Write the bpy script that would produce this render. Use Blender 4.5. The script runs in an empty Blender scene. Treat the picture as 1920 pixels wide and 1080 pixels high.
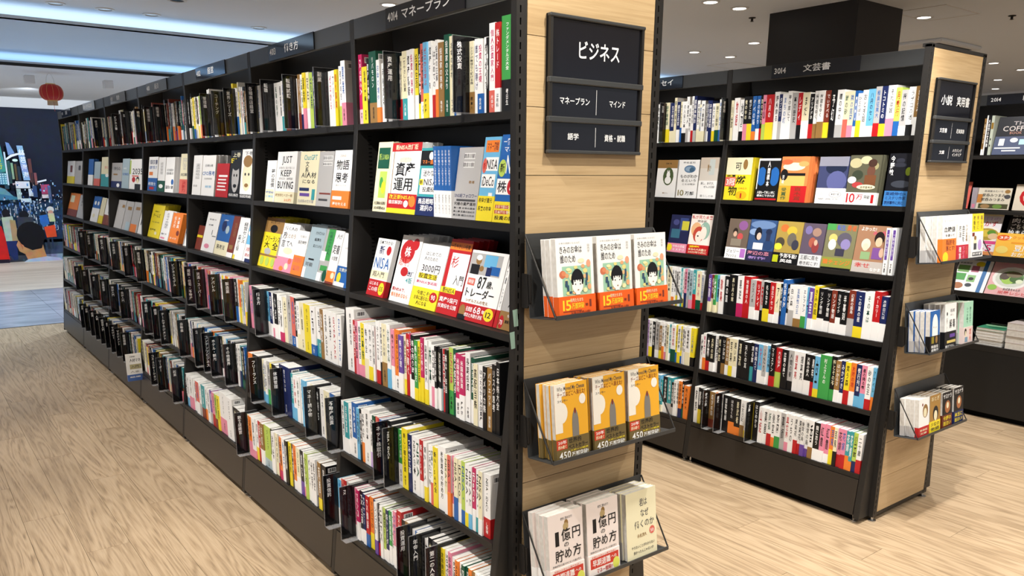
import bpy, math, random
import numpy as np
from mathutils import Matrix, Vector, Euler
random.seed(7)
C = bpy.context.scene.collection
SC = bpy.context.scene

# ------------------------------------------------------------------ camera
cam_d = bpy.data.cameras.new('camera'); cam = bpy.data.objects.new('camera', cam_d); C.objects.link(cam)
FPX, PITCH, ROLL, YAW = 1486.6, -.2403, .0065, .6568
CAMP = Vector((-1.1568, -1.453, 1.3983))
_fw = Vector((math.sin(YAW)*math.cos(PITCH), math.cos(YAW)*math.cos(PITCH), math.sin(PITCH)))
_r = Vector((math.cos(YAW), -math.sin(YAW), 0)); _u = _r.cross(_fw)
_r, _u = _r*math.cos(ROLL)+_u*math.sin(ROLL), _u*math.cos(ROLL)-_r*math.sin(ROLL)
m = Matrix((_r, _u, -_fw)).transposed().to_4x4(); m.translation = CAMP
cam.matrix_world = m
cam_d.sensor_width = 36; cam_d.lens = FPX/1920*36; cam_d.shift_y = 143.83/1920
cam_d.clip_start = .02; cam_d.clip_end = 100
SC.camera = cam

# ------------------------------------------------------------------ world, exposure, lights
w = bpy.data.worlds.new('world'); SC.world = w; w.use_nodes = True
w.node_tree.nodes['Background'].inputs[0].default_value = (.80, .84, .92, 1)
w.node_tree.nodes['Background'].inputs[1].default_value = .5
SC.view_settings.view_transform = 'Standard'; SC.view_settings.look = 'None'
SC.view_settings.exposure = 0.0; SC.view_settings.gamma = 1.0
SC.view_settings.use_curve_mapping = False
SC.cycles.max_bounces = 6; SC.cycles.transparent_max_bounces = 12
SC.cycles.sample_clamp_indirect = 4

CEIL = 2.7
GRID_E = 108
WARM = (1, .95, .84); NEUT = (1, .975, .945)
def spot(x, y, tx, ty, e, ang=75, col=NEUT, blend=.5, tz=0, z=CEIL-.03, r=.025):
    d = bpy.data.lights.new('spotlight', 'SPOT'); d.energy = e; d.color = col
    d.spot_size = math.radians(ang); d.spot_blend = blend; d.shadow_soft_size = r
    o = bpy.data.objects.new('spotlight', d); C.objects.link(o)
    o.location = (x, y, z)
    o.rotation_euler = (Vector((tx, ty, tz))-Vector((x, y, z))).to_track_quat('-Z', 'Y').to_euler()
SPOTS = [
    # aisle in front of the long left bookcase
    (-1.15, -.35, -.02, .35, 150), (-1.15, 1.0, -.02, 1.2, 150), (-1.15, 2.3, -.02, 2.4, 135), (-1.15, 3.6, -.02, 3.7, 95),
    (-1.15, 5.1, -.02, 5.2, 60), (-1.9, .2, -1.5, .4, 40), (-1.9, -1.2, -1.6, -.7, 45),
    # aisle between the bookcases
    (.95, -.3, 1.85, .3, 105), (.95, 1.1, 1.85, 1.2, 105), (.95, 3.0, 1.2, 3.0, 55), (1.25, -.4, 1.45, .35, 200),
    # right aisle
    (3.05, -.2, 3.9, .4, 90), (3.05, 1.6, 3.6, 1.8, 70), (3.1, -1.7, 3.3, -1.5, 60),
]
for a in SPOTS: spot(*a, *((66, NEUT, .55, .45) if -1.2 < a[0] < -1.1 else ()))
# wide spots added over the floor so its bounce brightens the ceiling
for gx in (-4.8, -2.7, 3.1, 5.6, 8.0, 10.5):
    for gy in (-4.2, -1.9, .7, 3.1, 5.4): spot(gx, gy, gx, gy, GRID_E*(.65 if gx > 4 else .42 if gx < 0 and 0 < gy else 1.0), 125, NEUT, .8, 0, CEIL-.03, .05)
for gx in (-1.2, 1.0):
    for gy in (-4.4, -2.6): spot(gx, gy, gx, gy, GRID_E*.8, 115, NEUT, .8, 0, CEIL-.03, .05)
for gx in (-3.5, -1.2, 1.2, 4, 7): spot(gx, 7.6, gx, 7.6, 210, 130, (.68, .84, 1), .8, 0, 2.45)  # bluish spots added to brighten and cool the walkway and its ceiling panel
for gx in (-3.2, -.6, 2.0, 4.6): spot(gx, 10.6, gx, 10.6, 130, 125, (.9, .95, 1), .8, 0, 2.36)  # spots added to brighten the far floor
# accent lights on the two wooden end panels
spot(.14, -.9, .2, 0, 105, 72, WARM, .6, 1.0)
spot(2.0, -.85, 2.1, .03, 75, 72, WARM, .6, 1.1)
spot(-.1, -2.5, .2, 0, 85, 50, WARM, .7, .75)  # frontal fill added to brighten the rack covers and lower panel
spot(1.8, -2.5, 2.1, 0, 60, 50, WARM, .7, .75)  # same added fill for the middle bookcase's end
for gx in (-1.2, .5, 2.2): spot(gx, 11.0, gx, 12.9, 85, 110, (.85, .92, 1), .7, 1.0, 2.36)

# ------------------------------------------------------------------ materials
def mat(name, col, rough=.5, spec=.5, metal=0, bump=None, emit=None, alpha=None):
    m = bpy.data.materials.new(name); m.use_nodes = True; nt = m.node_tree; b = nt.nodes['Principled BSDF']
    b.inputs['Base Color'].default_value = (*col, 1); b.inputs['Roughness'].default_value = rough
    b.inputs['Specular IOR Level'].default_value = spec; b.inputs['Metallic'].default_value = metal
    if emit:
        b.inputs['Emission Color'].default_value = (*emit[0], 1); b.inputs['Emission Strength'].default_value = emit[1]
    if bump:
        n = nt.nodes.new('ShaderNodeTexNoise'); n.inputs['Scale'].default_value = bump[0]
        tc = nt.nodes.new('ShaderNodeTexCoord'); nt.links.new(tc.outputs['Object'], n.inputs['Vector'])
        bm = nt.nodes.new('ShaderNodeBump'); bm.inputs['Strength'].default_value = bump[1]; bm.inputs['Distance'].default_value = .002
        nt.links.new(n.outputs[0], bm.inputs['Height']); nt.links.new(bm.outputs[0], b.inputs['Normal'])
    return m
def attr_mat(name, rough=.4, spec=.4, mottle=0.):
    m = mat(name, (.5, .5, .5), rough, spec); nt = m.node_tree; b = nt.nodes['Principled BSDF']
    a = nt.nodes.new('ShaderNodeAttribute'); a.attribute_name = 'print_colour'
    if mottle:
        tc = nt.nodes.new('ShaderNodeTexCoord')
        n = nt.nodes.new('ShaderNodeTexNoise'); n.inputs['Scale'].default_value = 9; n.inputs['Detail'].default_value = 6
        nt.links.new(tc.outputs['Object'], n.inputs['Vector'])
        mx = nt.nodes.new('ShaderNodeMix'); mx.data_type = 'RGBA'; mx.blend_type = 'OVERLAY'; mx.inputs[0].default_value = mottle
        nt.links.new(a.outputs['Color'], mx.inputs[6]); nt.links.new(n.outputs['Color'], mx.inputs[7]); nt.links.new(mx.outputs[2], b.inputs['Base Color'])
    else:
        nt.links.new(a.outputs['Color'], b.inputs['Base Color'])
    return m
M_PRINT = attr_mat('printed_cover', .38, .45)
M_MURAL = attr_mat('mural_print', .6, .2, .5)
M_METAL = mat('dark_powder_coat', (.015, .0135, .012), .46, .4, 0, (900, .25))
M_HEAD = mat('header_grey', (.040, .042, .043), .35, .5, 0, (900, .2))
M_INNER = mat('shelf_interior', (.010, .0095, .009), .5, .4)
M_KICK = mat('kick_plate_brown', (.026, .021, .017), .36, .45, 0, (700, .2))
M_GLOSS = mat('black_gloss_plate', (.006, .006, .009), .06, .6)
M_BLACK = mat('black_slot', (.003, .003, .003), .8, .1)
M_WHITE = mat('white_lettering', (.85, .85, .85), .5, .3)
M_STEEL = mat('steel', (.5, .5, .5), .3, .5, 1)
M_CEIL = mat('painted_ceiling', (.86, .90, .95), .85, .2, 0, (60, .1))
M_CEIL2 = mat('ceiling_led_tint', (.66, .82, 1.0), .85, .2)  # blue stands for LED light on the panel, put into its colour
M_CEILW = mat('painted_ceiling_white', (.78, .80, .82), .85, .2)
M_LAMP = mat('lamp_lens', (.9, .9, .85), .4, .5, 0, None, ((1, .95, .86), 9))
M_TRIM = mat('lamp_trim', (.75, .73, .7), .4)
M_RED = mat('lantern_silk', (.45, .012, .01), .45, .4)
M_GOLD = mat('gold_trim', (.75, .5, .16), .4, .5)
M_PILLAR = mat('pillar_dark', (.016, .012, .009), .5, .4, 0, (200, .2))
def tape_mat():
    m = mat('green_tape', (.28, .42, .34), .3); m.node_tree.nodes['Principled BSDF'].inputs['Alpha'].default_value = .8; return m
M_TAPE = tape_mat()
def page_mat():
    m = mat('page_paper', (.72, .69, .62), .8, .2); nt = m.node_tree; b = nt.nodes['Principled BSDF']
    tc = nt.nodes.new('ShaderNodeTexCoord'); n = nt.nodes.new('ShaderNodeTexNoise'); n.inputs['Scale'].default_value = 60
    nt.links.new(tc.outputs['Object'], n.inputs['Vector'])
    r = nt.nodes.new('ShaderNodeValToRGB'); r.color_ramp.elements[0].color = (.55, .52, .46, 1); r.color_ramp.elements[1].color = (.84, .82, .77, 1)
    nt.links.new(n.outputs[0], r.inputs[0]); nt.links.new(r.outputs[0], b.inputs['Base Color']); return m
M_PAGE = page_mat()
def smoky():
    m = bpy.data.materials.new('smoked_acrylic'); m.use_nodes = True; nt = m.node_tree; b = nt.nodes['Principled BSDF']
    b.inputs['Base Color'].default_value = (.004, .004, .005, 1); b.inputs['Roughness'].default_value = .08
    t = nt.nodes.new('ShaderNodeBsdfTransparent'); t.inputs[0].default_value = (.6, .6, .62, 1)
    mx = nt.nodes.new('ShaderNodeMixShader'); mx.inputs[0].default_value = .72
    nt.links.new(t.outputs[0], mx.inputs[1]); nt.links.new(b.outputs[0], mx.inputs[2])
    nt.links.new(mx.outputs[0], nt.nodes['Material Output'].inputs[0]); return m
M_SMOKE = smoky()
def clear():
    m = bpy.data.materials.new('clear_acrylic'); m.use_nodes = True; nt = m.node_tree; b = nt.nodes['Principled BSDF']
    b.inputs['Base Color'].default_value = (.5, .5, .5, 1); b.inputs['Roughness'].default_value = .05
    t = nt.nodes.new('ShaderNodeBsdfTransparent')
    mx = nt.nodes.new('ShaderNodeMixShader'); mx.inputs[0].default_value = .3
    nt.links.new(t.outputs[0], mx.inputs[1]); nt.links.new(b.outputs[0], mx.inputs[2])
    nt.links.new(mx.outputs[0], nt.nodes['Material Output'].inputs[0]); return m
M_CLEAR = clear()
def wood(name, c0, c1, c2, along, scale, rough, rings=2.2, tint=.25, fine=1.0, bump=.1, stretch=.11):
    """oak: stretched noise rings + fine pores; every plank shifted and toned by its own random"""
    m = mat(name, c1, rough, .4); nt = m.node_tree; N = nt.nodes.new; L = nt.links.new; b = nt.nodes['Principled BSDF']
    g = N('ShaderNodeNewGeometry'); oi = N('ShaderNodeObjectInfo')
    add = N('ShaderNodeMath'); add.operation = 'ADD'; L(oi.outputs['Random'], add.inputs[0]); L(g.outputs['Random Per Island'], add.inputs[1])
    mul = N('ShaderNodeVectorMath'); mul.operation = 'SCALE'; mul.inputs[0].default_value = (17.3, 31.7, 11.9); L(add.outputs[0], mul.inputs['Scale'])
    ad = N('ShaderNodeVectorMath'); ad.operation = 'ADD'; L(g.outputs['Position'], ad.inputs[0]); L(mul.outputs[0], ad.inputs[1])
    mp = N('ShaderNodeMapping'); mp.inputs['Scale'].default_value = [scale*(stretch if i == along else 1.) for i in range(3)]; L(ad.outputs[0], mp.inputs[0])
    n1 = N('ShaderNodeTexNoise'); n1.inputs['Scale'].default_value = 1.; n1.inputs['Detail'].default_value = 2.5; n1.inputs['Distortion'].default_value = .6; L(mp.outputs[0], n1.inputs['Vector'])
    mm = N('ShaderNodeMath'); mm.operation = 'MULTIPLY'; mm.inputs[1].default_value = rings*6.28*4; L(n1.outputs[0], mm.inputs[0])
    sn = N('ShaderNodeMath'); sn.operation = 'SINE'; L(mm.outputs[0], sn.inputs[0])
    mr = N('ShaderNodeMapRange'); mr.inputs[1].default_value = -1; mr.inputs[2].default_value = 1; L(sn.outputs[0], mr.inputs[0])
    mp2 = N('ShaderNodeMapping'); mp2.inputs['Scale'].default_value = [fine*(9 if i == along else 260.) for i in range(3)]; L(ad.outputs[0], mp2.inputs[0])
    n2 = N('ShaderNodeTexNoise'); n2.inputs['Scale'].default_value = 1.; n2.inputs['Detail'].default_value = 3; L(mp2.outputs[0], n2.inputs['Vector'])
    mx0 = N('ShaderNodeMath'); mx0.operation = 'MULTIPLY_ADD'; mx0.inputs[1].default_value = .38; L(mr.outputs[0], mx0.inputs[0])
    m2 = N('ShaderNodeMath'); m2.operation = 'MULTIPLY'; m2.inputs[1].default_value = .95; L(n2.outputs[0], m2.inputs[0]); L(m2.outputs[0], mx0.inputs[2])
    cr = N('ShaderNodeValToRGB'); e = cr.color_ramp.elements; e[0].position = .22; e[0].color = (*c0, 1); e[1].position = .95; e[1].color = (*c2, 1)
    k = cr.color_ramp.elements.new(.55); k.color = (*c1, 1); L(mx0.outputs[0], cr.inputs[0])
    wn = N('ShaderNodeTexWhiteNoise'); wn.noise_dimensions = '1D'; L(add.outputs[0], wn.inputs['W'])
    mr2 = N('ShaderNodeMapRange'); mr2.inputs[3].default_value = 1-tint; mr2.inputs[4].default_value = 1+tint*.4; L(wn.outputs[0], mr2.inputs[0])
    vm = N('ShaderNodeVectorMath'); vm.operation = 'SCALE'; L(cr.outputs[0], vm.inputs[0]); L(mr2.outputs[0], vm.inputs['Scale']); L(vm.outputs[0], b.inputs['Base Color'])
    bm = N('ShaderNodeBump'); bm.inputs['Strength'].default_value = bump; bm.inputs['Distance'].default_value = .001; L(mx0.outputs[0], bm.inputs['Height']); L(bm.outputs[0], b.inputs['Normal'])
    return m
M_FLOOR = wood('floor_oak', (.20, .135, .078), (.40, .285, .172), (.50, .37, .236), 1, 7.5, .42, 3.4, .08, 1.0, .05, .08)
M_FLOOR2 = wood('floor_pale', (.40, .33, .27), (.50, .43, .36), (.60, .53, .45), 0, 3.2, .45, 1.2, .1)
M_PANEL = wood('panel_oak', (.36, .235, .115), (.45, .31, .16), (.55, .395, .22), 0, 4, .45, 1.0, .06, .8)
def tile_mat():
    m = mat('polished_grey_tile', (.35, .37, .42), .22, .5); nt = m.node_tree; b = nt.nodes['Principled BSDF']
    g = nt.nodes.new('ShaderNodeNewGeometry'); n = nt.nodes.new('ShaderNodeTexNoise'); n.inputs['Scale'].default_value = 1.3; n.inputs['Detail'].default_value = 5; n.inputs['Distortion'].default_value = 1.5
    mp = nt.nodes.new('ShaderNodeMapping'); mp.inputs['Scale'].default_value = (1, 3, 1); nt.links.new(g.outputs['Position'], mp.inputs[0]); nt.links.new(mp.outputs[0], n.inputs['Vector'])
    r = nt.nodes.new('ShaderNodeValToRGB'); r.color_ramp.elements[0].position = .35; r.color_ramp.elements[0].color = (.27, .29, .34, 1); r.color_ramp.elements[1].position = .7; r.color_ramp.elements[1].color = (.44, .46, .52, 1)
    nt.links.new(n.outputs[0], r.inputs[0]); nt.links.new(r.outputs[0], b.inputs['Base Color']); return m
M_TILE = tile_mat()

# ------------------------------------------------------------------ colours
def lin(h):
    h = h.lstrip('#'); return tuple(((int(h[i:i+2], 16)/255+.055)/1.055)**2.4 if int(h[i:i+2], 16) > 10 else int(h[i:i+2], 16)/255/12.92 for i in (0, 2, 4))
HEX = dict(W='f4f3f0', C='ebe3bf', G='12503a', g='3f9a4a', l='b4cc5a', T='3a9aa0', t='a8bcc4', R='b81e22', r='d8685a', O='e88030', Y='ecd62c',
           B='2460a8', N='1c2858', S='6cb4dc', P='e48ca4', M='c02860', V='68489c', K='141416', E='b4b2b0', A='94703e', L='c0a0d8', D='4a4a4c', u='7c3424', p='f0c0cc')
PAL = {k: lin(v) for k, v in HEX.items()}
NAMES = dict(W='white', C='cream', G='dark green', g='green', l='lime', T='teal', t='pale blue', R='red', r='coral', O='orange', Y='yellow', B='blue',
             N='navy', S='sky blue', P='pink', M='magenta', V='violet', K='black', E='grey', A='tan', L='lavender', D='charcoal', u='brown', p='blush')
def col(c): return lin(c) if c[0] == '#' else PAL[c]

SPINES={
 'A01':(977,"30:W/T:19:投資の教科書 51:M/p:21:FXで稼ぐ人 39:Y:17:投資入門編 14:K:19:資産の増やし方 45:G/A:21:リバモロン 20:W/O:18:お金の増やし方 23:W:17:老後資金 23:K:19:資産運用 23:E:19:投資戦略 22:D:19:億万長者 16:T/K:19:配当 16:K/R:18:株 9:C/R:18:資産づくり 27:C/T:19:一番やさしい投資 18:W:19:資産防衛 18:W:19:投資の思考法 18:Y/W:19:投資生活 14:K/Y:19:投資戦略 23:r/W:20:投資の教科書 22:S/Y:20:ゼロから学ぶ 17:W:20:資産FIRE 19:W/R:19:はじめての投資 14:W/O:20:投資の正解 27:A:19:投資家の思考 24:G:21:投資家の父より 23:C:20:お金の流れ 15:K/B:19:賢者の投資 15:E:19:株式 20:K:19:投資 24:D:19:銘柄 19:C/A:18:シニアが無理なく儲ける株 17:W:18:誰でも稼げる株 23:W/B:18:投資の王様 16:W:18:株で増やす10の言葉 9:K:18:株 25:W/r:21:個人投資家入門 22:R/W:21:株トレード 45:g/K:22:ファンダメンタルズ大全 15:W:19:株の教科書 8:W:20:四季報"),
 'A04':(940,"78:W:21:株の投資大全 15:R:18:株を買う 15:P:18:株の真実 22:W/P:18:株高配当 26:Y/P:18:日本株 25:W/C:18:株大全 25:W/Y:18:世界一やさしい 14:W:18:株の教科書 14:R:17:株 24:W/R:20:テクニカル 14:W/K:20:図解株の儲け 30:C/A:20:チャート分析 20:W/S:20:分析の教科書 20:P/W:19:株チャート 29:O/W:19:伝説のトレード 25:V/W:18:株の心理 13:C/Y:18:株は技術だ 19:R/R:19:株で稼ぐ 15:M/W:19:デイトレ 21:K/W:19:株の売り時 18:g/Y:18:株価の見方 12:Y:18:高配当株 15:M/Y:19:マンガ株入門 9:W/Y:19:株ドリル 17:W/Y:19:副業の億人 17:W:19:株本 20:W/P:18:株の買い時 11:K/W:18:会社四季報 11:K/W:18:会社四季報 11:K/W:18:会社四季報 8:E/T:18:決算書 11:R:18:10万円から始める株 13:K:18:株は1年目 21:l/g:19:10万円株 18:G:19:株の億万長者 21:M/W:18:米国株投資術 23:M/W:18:米国株投資 22:W:19:長期投資 17:G/W:18:配当太郎 19:C:17:高配当株 24:W:17:ほったらかし米国資産 16:K:17:アメリカ株 21:A:17:バフェット 16:K:18:リスク思考 16:K:19:日本株大全"),
 'A05':(936,"20:W:19:不動産投資 20:W:18:物件の選び方 28:T/W:18:空室対策 24:W:18:大家の教科書 31:B/W:19:不動産投資 19:S:18:土地活用 15:K:18:都心物件 19:W/O:18:不動産の教科書 40:W:19:節税の本 18:W/L:18:相続 18:G/C:18:ネット証券 18:r:18:株 17:R:18:ネット株 17:B:18:デイ 17:D:18:信託 17:r:18:投信 20:K:19:億り人 20:K:18:投資 20:K:18:積立 26:g/W:18:ポイント投資 32:Y:19:新しい積立投資 19:N:18:つみたて革命 27:W:18:NISAの本 18:W:18:NISA 15:R/W:18:新NISA入門 15:W:18:NISA 15:W/Y:18:新NISA 17:W:18:つみたてNISA 14:W/r:18:図解NISA 23:Y:18:新NISA大全 39:W:19:老後資金の貯め方 14:C/W:18:NISAとiDeCo 16:r/O:18:NISA・iDeCo 16:P/W:18:はじめてNISA 18:C/B:18:NISA・iDeCo 16:C/W:18:iDeCoの本 18:l/B:18:NISA・iDeCo 18:W/Y:18:NISA・iDeCo 15:W/S:18:NISAとiDeCo 15:M/W:18:iDeCo入門 15:W/T:18:NISA・iDeCo 17:C/W:18:NISA・iDeCo 29:W/R:18:NISA・iDeCo"),
 'A06':(1053,"27:C:17:資産 26:B:18:投信 30:N:18:投信 30:K:18:投資信託 21:B:18:指数 29:S/W:17:投資信託はこれを買え 20:r:18:投信 20:R:18:投信 24:E:18:為替 31:K:18:通貨 19:P/W:18:FXの教科書 19:M/W:18:FX入門 23:K/W:18:FXで1億円 19:N/W:18:FXトレード 22:R/B:18:FX最強 25:O/Y:18:マンガでわかるFX 18:N:18:勝ち組の億 18:W/V:18:シンプルFX 18:K/R:18:バイナリー 17:W:18:1日FX 17:l/W:18:実践FX 17:N/W:18:億トレーダー 17:g/W:18:仮想通貨超入門 13:W:18:FX手法 17:P/W:19:FXチャート最強 29:R:20:FXエリート実践 22:K:18:運用 22:A:18:資産 19:D:18:年金 15:W:17:年金 15:B:17:年金 21:C/g:17:定年 21:K/W:17:老後がわかる 18:W:17:定年 20:K:18:老後 20:D:18:相続 14:K:18:終活 17:C:17:終のすみか 17:Y/W:18:定年後の人生 19:W:18:50代からの生き方 16:P/W:18:年金の教科書 21:W:17:60歳から 16:O/W:17:70歳のたしなみ 16:W/R:17:老後お金 15:G/W:17:図解年金 15:G/W:17:図解ひとり老後 15:O/W:17:家計 17:A/B:17:節約の本 15:W/S:17:実家 12:W/R:17:相続 22:W:17:貯金"),
 'B01':(962,"27:C:18:小説 30:W:19:物語 23:W/K:18:地図 23:K/P:19:夜のゆめ 26:K/Y:19:夜がこわれる 20:B/O:19:夕べの鐘 20:B/W:19:夜のあかり 14:K/R:19:罪のかたち 17:P/l:19:恋 36:R/Y:19:八月の 27:W:20:野火奔る 16:N/E:19:タブロー 27:W:19:まちの灯 21:W:20:神の庭にて 29:E:19:本の歴史 21:R/K:19:レディ 33:C/W:19:まだ 20:K/R:18:アリアドネの声 22:W/A:19:街道をゆく 27:W/A:19:街道をゆく 29:u/Y:19:でぃすぺる 26:K:19:予幻 31:W/E:19:瞳の中の 21:C/r:18:時の砂 25:C/P:18:隣の庭園 14:B/W:18:月 20:W/Y:17:ひとりぼっち 22:W:18:おとぎ話 31:S/W:18:八月のセレナーデ 24:E/R:19:極楽征夷大将軍 22:N/Y:19:トコトミの野望 34:W/P:19:それは誠 23:l/B:18:月夜行 25:E/W:17:街の記憶 27:W/K:18:ラザロの迷宮 28:A/W:18:まどろみ"),
 'B04':(970,"16:N/W:18:山の怪 19:V/C:18:短歌 19:u/C:18:俳句 13:g/C:18:詩 19:S/C:18:短歌 25:W:18:歌集 28:K:18:鏡の国 45:K:19:黒い月の館 33:W/M:19:悪逆 38:R/R:19:地雷原の人 29:E/W:18:クスノキ 26:R/W:18:リプレイ 17:E/K:18:鬼 34:K/Y:18:名もなき 25:R/W:18:台北アセット 25:C/W:18:アイ 11:K/N:18:機密 22:B:20:祝祭の海 13:K/W:18:炎の塔 26:W/E:18:白い森 34:W/A:18:互換性の王子 23:W/g:18:エレファント 13:S:18:ノア 20:V/W:18:夏至 20:Y/W:19:きみの庭 30:K/W:18:リング物語 32:K/W:18:リング物語 24:u/W:18:リング物語 22:K/W:18:ヨモツイクサ 28:K/W:18:半暮刻 30:u/E:19:幻夏の孤島 39:N/Y:19:この夏の星を見る 38:W:19:その本は 29:R/W:20:ベーカリー 26:N/W:18:木曜日には"),
 'B05':(977,"23:W/R:18:システム 20:W:17:街 16:W/O:18:朝が来る 26:K/R:18:森 25:K/W:18:太陽の国 22:W:18:逃避行 16:K:18:夜の底 25:K/A:18:いつか深い 21:A/W:18:手のひらの 24:C/Y:18:写楽 21:C/W:18:遠い声 27:K:18:漂流 44:K:18:天使の耳 20:K/T:18:凍る草 23:N:18:夜を越えて 23:S/W:18:みずうみ 20:E/W:18:ふたり 20:S/W:18:海辺の街 25:K/R:19:マリスアングル 33:R/l:18:大名倒産 30:K:18:恩讐の果て 27:E/K:18:人間の樹 26:W/W:18:諸葛亮 29:W/W:18:諸葛亮 33:K/W:18:天路の旅人 15:K/R:18:黒牢 23:S/Y:18:空 49:g/g:19:村上さんの 24:K/g:19:街とその不確かな壁 22:A/W:18:はいからさん 17:N/W:18:みかづき 24:Y/R:18:笑う森 23:O/W:18:太陽の塔 25:N/S:18:夜行列車 23:P/S:18:星の降る夜 23:W/R:18:砂の女王 20:S/O:18:アナベル 27:W:18:はじめての"),
 'B06':(970,"23:Y/W:18:手紙 23:W:18:家族 20:K/Y:18:影 26:K:18:隠れ里 23:K:18:一の丸 35:A/u:18:忍びの国 28:O/O:18:風神雷神 13:W:18:涼州賦 37:K:18:首取物語 34:K/O:18:はたらくたぬき 33:K/O:18:影武者 24:W/A:18:山女日記 24:W/Y:18:空飛ぶ 23:Y:18:野分 29:K:19:はじめからその話 23:W:17:山姫 23:W:17:薬屋 22:W/R:17:妖狐 17:W/O:17:後宮 27:W/g:17:茶園 24:E:17:薬師 19:W/P:17:異世界 24:W:17:うちの 18:W/R:17:茉莉花 18:W/R:17:茉莉花 18:W/V:17:後宮の烏 18:W/V:17:後宮の烏 23:W/A:17:香 30:K/W:17:龍に恋う 20:P/W:17:紅霞 22:P/W:17:紅霞 22:O/Y:17:百鬼 15:C/K:17:百鬼 19:P/R:17:花嫁 19:P/R:17:花嫁 17:T/O:17:花嫁 14:T/O:17:花嫁 19:l/N:17:公爵 21:W/R:17:二十歳"),
 'A11':(1945,"50:K:19:商店 61:D:18:経営 41:Y:18:集客 35:W:18:売れる店 51:D:18:転職 56:E:19:転職の 33:D:18:面接 37:W:18:転職の思考法 37:W:18:履歴書 36:W/T:18:適性検査 40:u:18:試験 35:N:18:就活 34:W:18:資格 29:A/u:19:働く 24:W/N:19:仕事の悩み 23:Y/P:19:副業 23:C/W:19:定年 27:l:19:起業 22:N:19:税金 35:K:18:副業 43:D:18:週末 34:K:18:稼ぐ 29:W:18:ゼロから 24:W:18:フリー 20:Y:18:個人事業 28:W/l:19:確定申告 31:W/P:20:開業"),
 'A14':(1890,"51:R/W:19:人材 50:P:18:仕事 61:K:18:働き方改革 48:D:18:残業 35:W:18:部下の育て方 40:S/W:18:仕事術 28:N/W:18:思考 28:W/P:18:リーダー 33:K/W:18:なぜ 27:W:18:言葉 32:W/M:18:習慣 31:C:18:学び 41:E:19:休む 40:r/B:19:情熱 20:K/W:19:技術 29:W/C:18:ひらめき 39:C:18:人間 56:Y:18:やわらか 41:W/B:18:LIFE 40:W/T:18:SHIFT 22:A:18:組織 39:W:18:THINK_AGAIN 34:W:18:独学 37:W:18:GIVE&TAKE 33:W:18:Dark_Horse"),
 'A15':(1860,"45:W:18:仕事 51:O:18:フリー 74:K:18:独立 36:D:18:税金 30:C/S:18:会社 23:W/S:18:健康 29:E/g:18:睡眠 23:Y/T:18:運動 45:K:18:体調 44:K:18:食事 100:N:20:疲れない体 26:T/S:18:整える 30:W/S:18:自律神経 30:W:18:休養学 29:W:18:集中力 39:S:18:お金 38:W:18:資本 46:C:18:富 27:K:18:金持ち 36:W:18:マネー 44:C:18:投資 38:B:18:不動産 29:D:18:物件"),
 'A16':(1877,"33:B:14:経済 26:K/W:17:金持ち 39:C:18:お金の 38:O/P:18:お金の真理 38:W/P:18:節約 25:W/Y:18:家計 30:R:18:保険 36:A/W:18:年収 70:l/t:18:ジュニア 23:K/W:18:資本主義 28:W:18:貯金 28:C:18:お金の流れ 28:E/R:18:経済 22:O/M:18:幸福 32:W:18:数字 26:K:18:脳 26:Y:18:億万長者 21:D:18:金利 31:O/W:18:お金本 35:C/W:18:ひと目 25:K/V:18:読む 24:W/P:18:女性の 19:l:18:クレカ 24:W:18:ポイント 28:W:18:世界 23:W:18:経済史 18:E/N:18:新札 27:A/Y:18:両替 40:K:18:家族"),
 'A26':(2779,"48:W:17:人事 38:K:17:採用 46:W/S:17:教育 64:W/P:17:研修 53:W:17:組織 52:r/W:17:会議 34:W/E:17:伝える 51:T/u:17:文章 41:W/O:17:話し方 41:W:17:雑談 32:V/E:17:聞く 47:P/R:17:自己 31:l/u:17:資料 31:Y:17:図解 104:W/P:20:イラスト 86:W:20:プロセス 56:K:17:飲食店 48:K:17:店長 40:W:17:開店"),
}
FINS={
 'A1':"665:資産運用 309:株式投資 1781:各種商店経営 1619:転職 1405:転職試験 1140:副業 2360:管理職 2199:コーチング 2042:業界シリーズ 3159:経営者 3352:組織運営 3571:戦略 3900:AI 4151:ビジネス書 4733:経済学",
 'A4':"1632:働き方 2564:建設・住宅・不動産 2413:流通・スーパー 2196:アパレル 2003:製造業 2837:ビジネスモデル 3555:経営戦略 3866:経営学 4211:日本経済 4577:経済入門 5024:世界経済 5300:経済",
 'A5':"605:ネット株取引 539:NISA・iDeCo 936:不動産投資 1660:フリーランス 1428:体調管理 1113:マネー読み物 2672:自動車 2411:IT 2274:コンテンツビジネス 2167:ホテル・観光 1974:その他業界 3023:チームマネジメント 3173:経営 3377:業種別 3958:会計入門 4239:簿記入門 4528:企業経営 4842:会計 5186:税務 5476:法律",
 'A6':"923:投資信託 797:FX 425:投資運用 352:年金入門 263:第二の人生 1804:飲食店経営 2779:起業 3064:リーダー 3218:コミュニケーション 3911:経営理論 4085:マネジメント 4237:マネジャー 4396:MBA 4562:経営学入門 4737:人事 4901:組織 5112:労務 5273:総務",
 'B1':"968:著者別 1340:文芸",
 'B6':"854:時代小説 785:歴史 610:文庫",
}
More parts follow.
